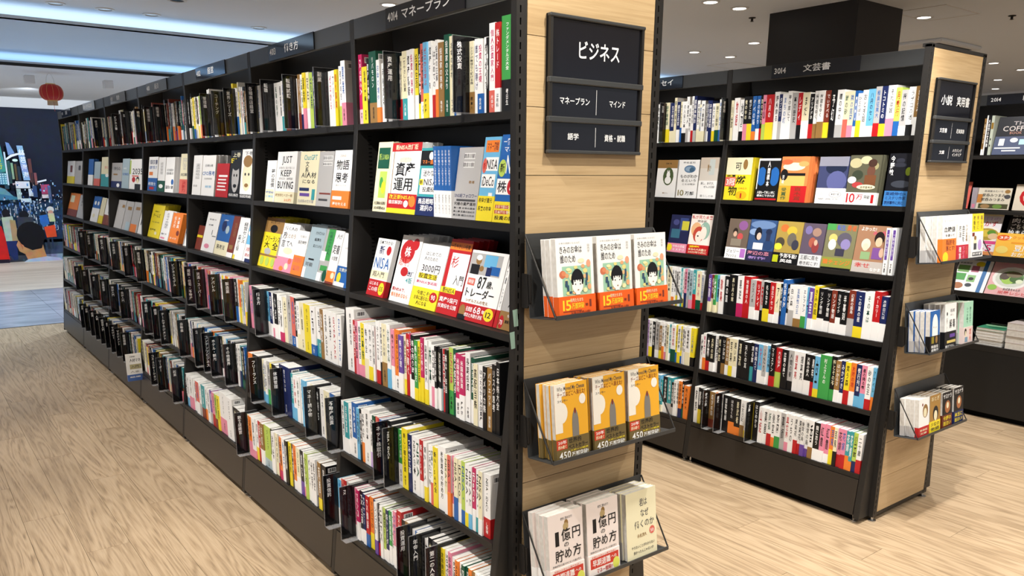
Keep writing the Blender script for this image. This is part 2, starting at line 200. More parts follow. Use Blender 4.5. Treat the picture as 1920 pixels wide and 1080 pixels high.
FACES=[
 ('A',2,811,89,210,1,'pale green magazine with dark green title box','C|r 8 62 88 92 G|T 14 74 82 84 l 新しいNISA|r 30 20 80 58 l|e 45 42 12 8 g|e 62 35 14 9 Y|T 8 10 90 15 K 人生最強の投資術|T 8 3 90 8 K 2024年新NISA'),
 ('A',2,722,170,205,3,'white cover with red top strip and huge black title','W|r 0 88 100 100 R|T 12 90 88 98 C 新NISA改訂版|e 50 76 22 4 C|T 30 72 70 80 E はじめての|r 8 26 10 88 A|T 18 53 86 73 K 資産|T 16 32 84 52 K 運用|r 0 7 100 28 R|T 5 20 82 27 Y 改正新NISA|T 5 13 55 19 W 徹底解説!!|e 86 18 11 8 O|e 66 14 8 5 W|r 0 0 100 7 Y'),
 ('A',2,552,101,188,2,'teal and white cover with navy title','T|r 0 74 100 96 K|e 55 88 12 6 W|T 10 76 80 83 O マネー講座|r 10 32 100 70 W|T 22 58 98 68 K 迷わない|r 6 45 26 54 Y|T 8 46 24 53 K 新|T 28 45 98 55 K NISA|T 25 35 90 43 K 投資術|r 0 0 100 28 N|T 10 17 92 26 W 商品戦略|T 24 7 92 16 W 選択の'),
 ('A',2,451,19,188,0,'@S','B|V 25 45 75 95 W お金の増やし方教えます|r 0 0 100 38 W|V 30 5 70 34 E 新刊'),
 ('A',2,432,19,188,0,'@S','B|V 25 45 75 95 W お金の増やし方教えます|r 0 0 100 38 W|V 30 5 70 34 E 新刊'),
 ('A',2,413,16,188,0,'@S','B|V 25 45 75 95 W お金の増やし方教えます|r 0 0 100 38 W|V 30 5 70 34 E 新刊'),
 ('A',2,397,16,188,0,'@S','B|V 25 45 75 95 W お金の増やし方教えます|r 0 0 100 38 W|V 30 5 70 34 E 新刊'),
 ('A',2,381,18,188,0,'@S','B|V 25 45 75 95 W お金の増やし方教えます|r 0 0 100 38 W|V 30 5 70 34 E 新刊'),
 ('A',2,360,110,186,0,'grey white back cover with barcodes','E|#bar 25 84 70 92|#bar 25 72 70 80|T 55 50 80 54 A 著者|r 0 0 100 36 E|T 2 30 98 36 N SNS総フォロワー|r 12 25 92 28 D|T 4 19 96 24 K 究極の資産運用|T 4 14 96 17 D 第一章 お金の基本|T 4 9 96 12 D 第二章 投資の始め方|T 4 4 96 7 D 第三章 積立の方法'),
 ('A',2,248,70,210,1,'blue magazine with white title plates and coral circle','S|r 12 82 92 96 O|T 18 84 88 94 u マネー図鑑|r 20 60 98 76 W|T 26 62 96 74 K NISA|e 16 66 14 9 r|T 8 62 24 70 R 新|r 6 40 90 56 W|T 10 42 86 54 K iDeCo|r 0 0 100 30 Y|T 6 22 90 28 K 税金が還元|T 6 12 90 18 K 将来の年金|r 60 4 84 34 W'),
 ('A',2,176,96,214,1,'bright blue magazine with white stock title','B|T 8 88 96 96 W 一番売れてる|T 14 80 96 87 W マネー誌|T 30 56 98 78 W NISA|e 16 62 16 10 l|T 6 57 26 68 K 新|r 0 32 96 50 W|T 4 34 44 48 K 株|e 62 41 16 9 R|T 56 37 68 45 W &|e 84 26 16 9 W|T 74 22 94 30 N 77|r 0 0 100 24 Y|r 6 16 66 20 R|T 8 16 90 20 C お金で困らない人|r 6 10 66 14 R|T 8 10 90 14 C 日本円を増やす|T 8 3 90 8 K 投資の話'),
 ('A',3,847,111,185,0,'white magazine with blue and red lettering and red foot','W|T 10 90 90 97 K 日本でわかる!|T 20 72 50 88 N 新|e 75 80 13 8 R|T 6 48 96 68 B NISA|r 0 30 100 44 C|T 12 33 80 43 K 超入門|r 0 0 100 28 R|T 6 18 60 25 W はじめる|T 6 8 60 16 W この1冊|e 80 14 16 11 Y|T 70 10 90 18 K 55'),
 ('A',3,699,120,205,5,'white cover with big red title blobs','W|e 40 76 34 18 R|e 72 88 16 9 R|T 26 68 56 84 W 株|T 8 54 60 66 r 超入門|e 45 46 18 7 R|T 62 40 92 48 N 改訂|T 60 30 92 39 T 4版|T 6 16 80 22 R 新NISAで、|T 6 7 90 14 O 株を始めるなら'),
 ('A',3,576,143,188,4,'white cover with thin black 3000 and yellow foot','W|T 20 82 78 89 D はじめての|T 18 74 70 81 D 人のための|T 16 56 86 70 K 3000円|r 10 46 80 54 Y|T 12 46 82 55 K 投資生活|T 8 38 88 43 M 新NISA対応版|r 0 0 100 32 Y|T 20 20 70 27 K 今度こそ!|T 12 12 74 19 K お金に困らない|T 24 4 66 11 K 人になる|e 84 20 14 8 R|T 76 16 92 24 W 90'),
 ('A',3,430,106,212,5,'red and white cover with yellow top strip','R|r 0 86 100 96 O|T 4 88 92 94 K 一番やさしい投資|r 18 34 100 82 W|T 22 62 56 78 R 杉|T 50 40 96 54 K 入門|r 0 28 70 36 Y|T 10 28 68 36 K 新NISA|T 4 16 92 23 W 資産5億円|T 4 8 92 14 W 投資術を公開'),
 ('A',3,319,162,190,0,'white cover with photo of old trader and red foot','W|r 0 66 88 96 E|r 40 78 74 95 S|r 58 68 86 80 B|r 50 66 64 78 N|e 24 86 8 6 A|e 24 90 8 4 W|r 6 66 30 80 K|e 36 75 6 4 A|T 34 47 58 65 K 87|T 60 49 88 60 K 歳、|r 6 50 26 60 r|T 8 52 24 58 W 現役|T 2 33 88 47 K トレーダー|T 12 26 76 31 A シゲルさんの教え|r 0 0 100 24 R|e 10 12 9 9 A|r 0 0 22 7 K|T 20 13 38 20 W 投資歴|T 40 12 62 22 W 68|T 64 13 74 19 W 年|T 18 5 70 11 W 成功と失敗を凝縮|e 84 14 13 9 Y|T 76 10 92 18 K 12'),
 ('A',3,154,14,190,0,'@S','W|V 25 50 75 90 K 87歳、|V 20 28 80 50 K トレーダー|r 0 0 100 24 R'),
 ('A',3,138,80,188,2,'grey white cover with brushed title and brown foot','E|T 20 86 90 96 D ジェイソン|V 30 30 62 84 K 増やし方|r 66 26 100 60 K|e 84 30 14 8 A|r 0 0 100 25 A|e 14 10 13 9 R|T 6 6 22 13 W 70|T 40 17 94 22 W もおススメ|T 34 9 92 14 K 厳選した投資'),
 ('A',2,1721,96,160,0,'narrow white cover with grey lettering','W|V 50 35 90 80 D 夢の習慣|r 0 0 90 30 C|T 5 20 90 26 B 時間術|T 5 10 90 16 S 仕事術'),
 ('A',2,1620,189,192,2,'white cover with bold black condensed English title','W|T 24 78 76 92 K JUST|T 10 66 92 71 E 自動的に富が増える|T 22 52 78 65 K KEEP|T 12 45 90 50 E 投資|T 10 28 92 43 K BUYING|r 0 0 100 22 C|T 4 12 92 18 A 絶対読むべき一冊|T 50 3 90 9 O 20万'),
 ('A',2,1401,165,190,2,'white cover with green English line and violet bars','C|T 20 84 90 94 T ChatGPT|V 30 60 50 82 K 文系|T 12 50 92 62 K AI人材|T 20 40 90 48 K になる|r 8 26 60 32 N|r 12 16 64 22 V|r 76 10 92 30 T|T 6 4 90 10 E 生成系の教科書'),
 ('A',2,1236,118,188,0,'grey back cover with barcode','E|#bar 30 84 92 92|#bar 30 74 92 80|r 20 22 96 25 u|r 18 10 80 14 D'),
 ('A',2,1114,134,190,3,'white cover with heavy black title and orange foot','W|T 30 88 64 93 A これからの|T 14 66 86 84 K 物語|T 14 44 86 62 K 思考|T 20 37 80 41 E 夢のつくり方|r 0 0 100 30 O|r 8 14 60 20 W|T 10 4 90 10 W 夢を叶える'),
 ('A',3,1842,191,205,6,'yellow cover with black cartoon figures','Y|r 0 70 100 100 A|e 50 78 20 8 K|T 24 88 76 95 K はじめての|T 12 52 96 64 K フリーランス|T 14 38 44 52 K 大|T 60 36 90 52 K 全|e 40 32 18 7 E|r 0 22 100 26 A|e 20 12 10 9 l|e 50 12 10 9 l|e 80 12 10 9 l'),
 ('A',3,1645,174,190,3,'white cover with pink foot and round faces','W|T 20 86 90 94 D 働く人の|V 16 50 38 84 K 方言|T 30 70 90 80 A ととのう|T 44 52 80 66 K てへ|e 60 44 26 7 C|r 0 0 100 30 P|e 84 24 10 6 r|e 70 12 10 7 C|e 44 6 12 5 O'),
 ('A',3,1471,97,170,0,'white cover with orange lettering foot','W|T 20 84 80 90 E 仕事の|T 10 70 90 78 D 記録|r 0 0 100 44 O|T 10 28 80 40 r 整理術|T 10 10 80 22 r 実践'),
 ('A',3,1369,134,200,2,'pale teal grey cover with small black title','t|T 36 82 90 88 K だから僕たちは|T 36 70 80 76 K 組織を|T 36 58 90 64 K 変えていける|r 24 34 60 37 K|T 10 22 60 30 D 可能|r 0 0 20 20 W'),
 ('A',3,1240,81,195,2,'grey and green cover with white speech plate','E|r 30 40 96 98 g|V 44 50 80 94 G 仕事ができる人|r 0 38 50 56 W|r 20 20 90 30 g|e 76 12 22 11 G|r 0 0 44 16 W'),
 ('A',3,1163,70,190,0,'white cover with large black title and orange foot','W|T 30 84 90 94 D 人が|T 12 56 90 74 K 定着|T 20 44 84 52 D の習慣|r 0 4 96 24 O|e 70 16 20 6 C|r 0 0 96 4 u'),
 ('A',3,1089,127,185,0,'white cover with blue foot and yellow dot','W|T 30 84 80 88 E 伝わる|T 20 70 80 74 E 話し方|r 60 34 64 60 K|r 0 0 96 38 B|T 12 28 92 35 C 文章が届く|e 20 16 12 10 Y|r 0 0 60 8 W'),
 ('A',2,2701,138,190,1,'white cover with tiny grey type','W|V 30 40 80 80 E 実装戦略論|T 10 20 60 26 E 事業'),
 ('A',2,2555,193,188,3,'white cover with blue lettering','W|T 20 72 80 78 D 企業価値|T 2 50 98 62 B CFO思考|T 20 40 80 45 E 財務戦略|T 30 20 80 26 S 経営'),
 ('A',2,2339,169,150,0,'red cover with white stripes','R|r 20 60 90 66 W|r 16 50 80 54 W|r 14 40 84 44 W|r 12 30 76 34 W|r 10 20 84 24 W'),
 ('A',2,2163,137,205,1,'black cover with large grey face','K|T 20 86 90 96 C 上巻|T 4 74 60 84 Y EI|e 56 44 34 32 E|e 56 70 34 12 K|e 44 48 6 3 K|e 68 48 6 3 K|e 56 26 16 4 K|r 0 0 100 12 K|T 4 4 96 10 W 伝記'),
 ('A',2,2019,148,208,1,'white cover with large pale face','W|T 20 88 90 96 D 下巻|e 50 48 36 32 C|e 50 76 36 12 A|e 36 50 6 3 K|e 64 50 6 3 K|e 50 28 16 4 A|r 0 0 100 10 K|T 4 3 96 9 W 伝記完結'),
 ('A',3,2685,96,120,0,'brown paperback leaning at shelf end','u|r 0 50 90 60 Y'),
 ('A',3,2589,190,192,2,'white cover with black triangle and red flower print','W|T 20 80 76 84 D 若者の|T 20 66 60 70 D 言葉|r 60 44 64 56 K|r 66 40 96 42 D|e 40 14 20 6 P'),
 ('A',3,2391,176,190,2,'dark blue photo cover with yellow white foot','B|e 40 72 18 14 N|e 70 64 14 10 t|T 30 84 70 88 W 海|r 0 0 100 34 C|T 12 14 80 26 K 思考法'),
 ('A',3,2215,80,190,1,'dark brown cover with gold lettering','u|V 40 50 80 84 A 哲学と宗教|r 20 20 80 30 A|r 0 0 100 12 W'),
 ('A',3,2128,124,188,1,'white cover with large brush title','W|V 50 40 90 90 K 経営センス|V 16 20 44 60 D 論技術|r 0 0 20 10 Y'),
 ('A',3,1997,117,190,1,'sky blue cover with white foot panel','S|e 50 66 50 8 W|r 0 0 100 40 W|T 12 24 88 34 R 決算書が|T 12 12 88 20 R 読める|r 20 0 100 8 N'),
 ('A',2,3559,198,190,0,'white cover with navy title and blue foot','W|T 10 78 96 92 N 領収書|T 10 64 92 74 B 経費で落とす|r 10 46 50 56 O|r 0 0 100 38 B|T 6 16 90 26 W 税理士|r 20 4 70 12 R'),
 ('A',2,3349,142,186,0,'white cover with dark green foot','W|V 30 50 70 86 E 経営管理|r 0 0 100 32 G|e 50 16 30 6 W'),
 ('A',2,3196,165,185,3,'white cover with small black title','W|T 12 60 90 68 K 小さな会社の|T 12 50 90 58 K 社長の戦い方|T 8 10 96 20 D 実践の書|e 84 30 14 8 B'),
 ('A',2,2923,141,200,0,'cream cover with coral red foot','C|V 20 60 80 90 E 自由に生きる|T 10 44 90 52 D 起業|r 0 0 100 36 r|V 30 4 80 32 R 決断力'),
 ('A',3,3612,250,195,4,'bright yellow cover with small black title','Y|T 24 76 60 80 K 最高の|T 14 60 76 72 K チームズ|T 16 44 80 48 D 働き方|T 10 20 60 26 K 生産性|e 64 14 10 5 C'),
 ('A',3,3351,166,165,1,'white cover with pink foot','W|V 30 40 70 94 D ミライの指示|T 10 18 80 24 K 部下|r 10 4 60 10 P'),
 ('A',3,3174,186,160,2,'orange cover with white specks','O|V 20 50 44 90 W 伝え方|V 56 50 80 90 W 大事典|e 80 34 14 9 u|T 10 10 80 18 W すべて'),
 ('A',3,2890,113,185,0,'white ring bound booklet','W|r 4 2 14 98 D|r 40 30 60 80 E'),
 ('A',2,4526,296,160,2,'light grey cover with dark blue foot','E|T 20 70 84 84 D 1950|r 20 50 60 56 A|r 0 0 100 26 N|e 70 10 14 8 W'),
 ('A',2,4215,188,185,0,'hazy blue grey cover','t|T 20 64 60 70 W 知性|T 10 44 96 52 B BUSINESS'),
 ('A',2,4013,331,180,0,'white cover with black 2035 numerals and small portrait','W|r 0 50 10 96 l|T 20 50 98 70 K 2035|r 20 42 70 46 r|e 34 32 13 9 R|e 64 32 12 10 K|e 64 28 9 8 C|r 44 0 86 18 K'),
 ('A',3,4510,222,190,0,'pale grey cover with brown squares','E|r 60 74 90 84 A|r 0 0 100 14 E'),
 ('A',3,4273,193,188,0,'pale grey cover with slanted foot','E|r 30 70 84 82 A|r 40 0 90 30 t'),
 ('A',3,4066,195,190,0,'pale grey cover with orange foot','E|r 30 74 84 84 A|r 0 0 80 26 O'),
 ('A',3,3858,183,184,0,'off white cover with black strokes','W|r 50 74 90 84 A|r 20 30 30 60 D'),
 ('A',2,5306,177,190,1,'blue and white cover','B|r 0 0 100 40 W'),
 ('A',2,5090,204,170,1,'pale blue cover with tan foot','t|r 0 0 100 30 r'),
 ('A',2,4850,258,200,1,'cream cover with teal foot and red title','C|T 40 60 90 70 r 安心|r 0 0 100 42 T|e 74 38 20 6 W'),
 ('A',3,5313,256,190,1,'blue topped cover with white lower half','B|e 30 74 12 8 W|e 70 74 12 8 W|r 0 0 100 54 W|e 40 24 16 8 C'),
 ('A',3,5038,148,188,0,'pale yellow cover','C|r 0 0 100 30 Y'),
 ('A',3,4872,262,186,2,'white cover with brown foot and brush title','W|V 40 40 80 90 K 小樽|r 0 0 100 38 u|V 40 6 60 36 A 歴史'),
 ('A',2,6181,313,180,0,'white cover with bright yellow foot','W|r 40 50 70 80 u|r 0 0 100 32 Y'),
 ('A',2,5845,290,178,2,'grey cover in far bay','E|r 50 60 80 80 D'),
 ('A',3,6298,418,190,1,'orange brown cover','O|r 10 60 50 90 C|r 0 0 100 30 u'),
 ('A',3,5811,416,185,0,'white grey cover with black vertical type','E|V 20 50 36 90 K 世界の|V 44 40 60 94 K 経済の教室'),
 ('B',2,947,140,190,3,'yellow and white cover with big black brush title','Y|r 0 60 100 100 C|T 34 70 60 90 K 可|e 74 84 9 12 A|T 42 38 82 58 K 燃|T 16 10 52 34 K 物|r 0 32 42 54 r|T 4 34 40 52 W 3冠|T 4 54 40 60 K 米澤|e 70 12 22 10 #d8b020|T 64 5 74 17 R 1|T 56 26 90 30 R このミス'),
 ('B',2,773,111,185,0,'black cover with blue rays behind vertical title','K|e 20 58 22 22 B|e 80 58 22 22 B|e 50 60 14 40 K|r 0 0 100 28 K|V 44 34 58 94 W 人間標本|T 8 17 92 24 W 人間も一番美しい時に|T 8 10 92 16 W 標本にできれば|r 0 3 100 7 R|r 0 28 4 100 W|r 0 95 100 100 W'),
 ('B',2,656,136,192,3,'orange sky cover with trees and red foot','#e08048|e 46 78 40 9 C|e 20 88 20 6 #d0603a|e 80 84 18 6 #e8a060|r 0 36 90 62 #e0b060|e 14 60 14 13 K|r 6 58 90 64 K|V 8 40 16 60 W 河崎|T 34 90 70 97 r ともぐい|r 0 0 44 36 #c09a30|r 44 0 100 36 R|V 56 4 84 34 u 直木賞|V 10 4 30 32 G 受賞作'),
 ('B',2,474,131,190,0,'dusky violet blue cover with white foot','#3c4266|e 60 76 36 14 #202840|r 0 80 100 100 #8a8a98|e 66 48 34 22 #5a5f90|r 0 0 100 33 W|T 14 18 40 26 E 五十|e 68 20 22 7 E|e 68 20 19 5.5 W|T 54 18 82 23 D 本屋大賞|T 8 8 84 12 E 受賞作'),
 ('B',2,339,132,195,2,'camouflage patterned cover with man in brown coat','#5b5a48|e 20 84 20 10 #b9b28a|e 52 90 18 8 #c8c09a|e 30 60 18 10 #3a4234|e 80 78 14 8 #a09a70|e 14 50 14 7 W|e 34 40 18 6 #b04040|e 72 68 13 12 #6a4638|r 54 40 90 60 #74492f|e 74 84 14 8 #463028|e 62 36 30 5 C|T 44 33 84 38 K 森見登美彦|r 0 0 100 25 W|T 2 4 34 24 R 10|T 36 10 58 22 R 万|T 60 12 80 20 K 突破|T 80 4 96 22 R 1'),
 ('B',2,173,97,200,1,'dark cover with castle roof and blue foot','#15161c|e 46 86 18 5 #2c2e38|r 34 76 60 84 #252730|e 46 78 28 4 #2c2e38|e 84 66 12 8 #6a7a20|V 6 58 24 96 W 今野敏|e 60 42 40 7 #3b3f48|r 0 0 100 29 #3f7fc0|T 4 20 90 27 N 東崎伸也×|T 4 12 90 19 N ミステリ作家|T 4 3 84 10 N 誘拐事件に挑む'),
 ('B',3,897,114,182,0,'dim brown illustrated cover with violet badge','#6a5c50|e 70 84 22 12 #8a5a90|e 36 68 12 9 #2c2420|e 36 62 9 7 #c9a890|e 62 56 14 9 #c05050|r 20 32 70 50 #8a8070|r 0 0 100 28 W|T 6 14 70 24 D ジェリー|T 6 3 60 12 D フィッシュ|r 74 4 98 26 #b070c0'),
 ('B',3,780,136,184,0,'blue sea cover with girl in white blouse','#35507c|e 50 88 48 10 #6a86b0|e 20 70 20 8 #8aa4c8|e 80 40 20 12 #28406a|e 36 66 14 16 #171a26|e 40 60 9 9 #d8bba8|r 22 28 60 44 W|e 76 72 12 7 #222c48|r 68 50 84 66 #2c3450|r 0 0 100 26 #2a2a48|T 4 14 90 24 #e090a0 海辺の恋|T 10 4 80 11 #b090d0 新作'),
 ('B',3,638,126,184,0,'yellow and brown illustrated cover with black foot','#a89048|e 30 84 16 9 #d07038|e 60 78 20 11 #c8b040|e 64 58 18 16 #6a6458|e 20 50 18 12 #4a4438|e 14 40 16 8 #e0e040|e 80 46 14 12 #3a3a48|r 0 0 100 26 K|T 26 14 96 25 W 予測不能?|T 30 3 80 12 W 英雄|r 0 3 22 20 #b8c020'),
 ('B',3,510,104,182,0,'dim violet brown illustrated cover with white foot','#5c5060|e 26 84 16 10 #7a70a0|e 64 80 20 10 #a08070|e 50 56 16 12 #a85a48|e 66 46 16 14 #8a3a3a|e 66 56 8 7 #c9a890|r 0 0 100 28 #d8d8d8|T 6 15 92 26 D 王都に風を|T 6 3 92 12 D 巻き起こす!'),
 ('B',3,401,134,186,0,'busy illustrated cover with green title plate and orange lettering','#7a7858|r 0 86 30 100 #4a9a50|T 34 86 62 99 #4060c0 転生|T 66 86 98 99 #d06030 勇者|e 26 68 14 10 #e0c070|e 26 54 13 12 W|e 64 66 24 16 #5a5664|e 70 56 16 12 #8a80b0|r 40 30 70 46 #3a3848|r 0 0 100 26 #8a9040|T 4 10 96 22 #e07030 職チェンジ|r 0 0 100 4 K'),
 ('B',3,265,130,188,0,'warm brown illustrated cover of two friendly figures','#a0785c|T 10 88 60 97 W よかった!|T 50 80 94 90 #d04070 みんな|e 34 60 15 12 #c9d0c0|e 34 54 10 8 #e0c8b0|r 22 28 52 44 #8aa878|e 74 74 16 14 #231a18|e 74 66 11 10 #d8b898|r 58 30 92 54 #7a5090|e 88 44 8 10 #c9a890|r 0 0 100 24 #b8b0a8|T 8 10 60 21 #c04040 幸せ|T 60 4 96 12 W なかま'),
 ('B',3,133,17,182,0,'@S','W|r 20 32 80 96 V|V 30 40 70 90 W 一般のんびり|V 30 4 70 26 K 文庫'),
 ('B',3,109,17,182,0,'@S','W|r 20 32 80 96 V|V 30 40 70 90 W 一般のんびり|V 30 4 70 26 K 文庫'),
 ('B',2,1374,131,182,2,'white cover with cream top and green oval framing a white fox','W|r 0 78 100 100 A|T 40 88 70 93 K 古本と私|e 58 56 26 24 #4a5a38|e 58 46 16 10 W|e 58 60 9 9 W|r 52 62 56 72 W|r 60 62 64 72 W|T 36 10 66 13 A 暮らし'),
 ('B',2,1236,128,182,0,'white cover with blue knot drawing','W|T 20 90 80 95 D 養老孟司|e 56 76 28 10 #6080a0|e 50 76 16 6 #90a8c0|e 66 74 12 6 #40607c|T 12 52 96 62 K ものがわか|T 18 42 94 50 K るという|T 24 34 90 39 D ことは何か|T 6 6 40 22 #8a8050 10|T 44 8 88 18 D 万部'),
 ('B',2,1102,109,192,0,'pale pastel landscape cover with handwriting','#d6cfc4|r 0 74 100 100 #cdbfae|r 50 58 80 96 #c8d0cc|T 40 66 60 84 A 静か|r 0 0 100 44 W|T 12 34 92 41 D 楽し、あそび、|T 30 26 90 32 D ぜんぶ日記|T 14 4 90 10 E 暮らしの本'),
 ('B',3,1252,121,184,0,'deep blue patchwork cover with pink foot','#24284c|r 50 58 92 92 #3a4a80|r 62 60 98 84 #c8c040|r 10 38 56 62 #3a6a80|e 30 80 16 8 #484c80|r 0 0 100 24 P|e 12 12 14 10 Y|T 28 13 94 20 W 今年の恋愛|T 28 4 94 11 W ミステリ'),
 ('B',3,1125,131,192,0,'manga cover with red haired girl hiding her face and red foot','#f0e4da|T 2 88 98 98 R 私が見た未来|T 30 80 74 86 K 完全版|e 30 62 24 18 #e0b080|e 70 60 24 22 #90b0a0|e 44 50 26 20 #b84838|e 46 44 16 15 #f2ddd0|e 42 46 4 2 K|e 66 54 14 16 #f2ddd0|r 56 58 60 74 #f2ddd0|r 0 0 100 24 R|T 6 16 60 22 Y 夢|T 6 9 92 15 C 本当の大災難は|T 6 2 96 8 C 2025年7月に'),
]

FILL = '株投資資産運用入門教科書人生大全新お金の増やし方はじめてマネー経営戦略思考力世界一日本語図解学会社時間夢物語海山空花森夜光道'
RACKS = [  # unit, back-bottom height, left, width, height, copies, copy pitch (mm), description, cover
('A',1065,2,112,177,3,18,'white novel with line drawn face on green and orange foot','@K'),
('A',1065,128,112,177,3,18,'white novel with line drawn face on green and orange foot','@K'),
('A',1065,252,110,177,3,18,'white novel with line drawn face on green and orange foot','@K'),
('A',720,6,104,182,4,15,'yellow ochre paperback with grey pointed window','@CH'),
('A',720,128,108,182,4,15,'yellow ochre paperback with grey pointed window','@CH'),
('A',720,250,112,182,4,15,'yellow ochre paperback with grey pointed window','@CH'),
('A',378,-4,112,196,4,17,'blush white paperback with heavy black title and red foot','@OK'),
('A',378,122,110,196,4,17,'blush white paperback with heavy black title and red foot','@OK'),
('A',378,262,114,186,4,18,'cream paperback with spaced black title and red dot','C|T 44 76 70 88 D 君は|T 46 60 74 72 D なぜ|T 26 44 92 56 D 働くのか|T 34 30 66 36 A 永松茂久|e 84 36 9 6 r|T 78 33 90 38 W 50|T 14 15 92 20 D やりたいことがわからない|T 20 7 88 12 D 良かったんじゃないか'),
('B',1065,6,108,172,4,20,'white and orange paperback with yellow lightbulb','W|T 8 86 90 90 E 食べながら|T 10 64 92 76 K 血糖値|T 20 54 90 60 K を測って|r 0 0 100 50 O|T 24 36 92 48 u 脂肪を|T 24 24 92 35 u 落とす!|e 22 10 20 12 Y'),
('B',1065,128,90,138,4,18,'white and red paperback with vertical title','W|V 10 62 32 96 K 方法|V 40 50 62 96 K 血圧を|V 72 50 90 96 A 下げる習慣|r 0 0 100 42 #c03040|V 12 4 34 38 W 確実|V 44 4 66 38 P 下げる|V 74 14 92 38 r 名医'),
('B',1065,246,100,172,4,16,'yellow and white paperback with old couple drawing','W|r 0 60 100 100 Y|V 10 64 30 96 K 老後を|V 40 64 60 96 A 幸せに|V 72 64 92 96 A 暮らす|r 4 50 24 58 u|e 30 38 14 9 C|e 30 46 10 5 A|r 18 20 42 34 D|e 70 30 16 12 L|r 8 6 90 14 K|T 10 7 88 13 W 断捨離'),
('B',720,6,76,160,4,20,'blue paperback with white arch and black foot','B|e 50 62 30 30 W|r 20 40 80 62 W|T 30 58 70 63 D 優しい|r 0 0 100 40 K|r 14 22 40 38 #908020|e 66 30 12 9 A|T 12 10 88 18 W 映画化|T 12 2 90 9 W 感動作'),
('B',720,124,94,176,4,20,'white paperback with black character pair and dark photo foot','W|T 44 80 86 88 D 名前|T 46 72 80 77 E 探し|V 40 44 62 66 K 解|V 68 44 90 66 K 毒|e 18 78 5 4 K|V 12 20 24 70 E 街と本|r 0 0 100 38 K|r 20 12 96 18 #d8c070|r 44 24 90 32 V|T 6 2 90 8 W 書き下ろし'),
('B',720,286,80,168,4,20,'mint green paperback with pink photo foot','#a8d8bc|V 28 48 46 88 G いつか森で|V 60 48 78 88 G 会う日まで|r 0 0 100 40 #e4cfc8|e 20 28 12 9 K|e 22 24 7 7 C|r 14 4 44 16 #7a9ab0|V 60 4 84 36 r 恋人'),
('B',380,8,82,152,4,18,'white pocket book with ink drawn head and red foot','W|e 62 66 26 18 A|e 60 62 16 12 C|e 34 84 6 4 u|r 0 0 100 26 R|T 12 14 86 20 C 新装版|T 12 5 80 11 C 文庫'),
('B',380,98,86,152,4,18,'ochre pocket book with dark haired face and yellow foot','#a88040|T 10 84 90 96 C おとぎ|e 54 50 26 20 K|e 54 44 16 14 C|r 0 0 100 30 Y|T 8 16 92 27 K 少女の|T 8 4 92 14 K 物語'),
('B',380,204,82,146,4,18,'dark pocket book with warm face and orange lettering, left of its twin','K|T 6 82 94 96 W サヨナラ|e 52 58 28 18 #a86a40|e 52 62 12 9 C|r 0 0 100 36 #6a3020|T 8 20 92 33 Y 今野の|T 8 5 92 18 Y 面白い'),
('B',380,304,84,150,4,18,'dark pocket book with warm face and blue foot at rack end','K|T 6 82 94 96 W サヨナラ|e 52 58 26 18 #a86a40|e 52 62 12 9 C|r 0 0 100 34 N|T 8 18 92 31 Y 本当に|T 8 4 92 16 Y 面白い!'),
]
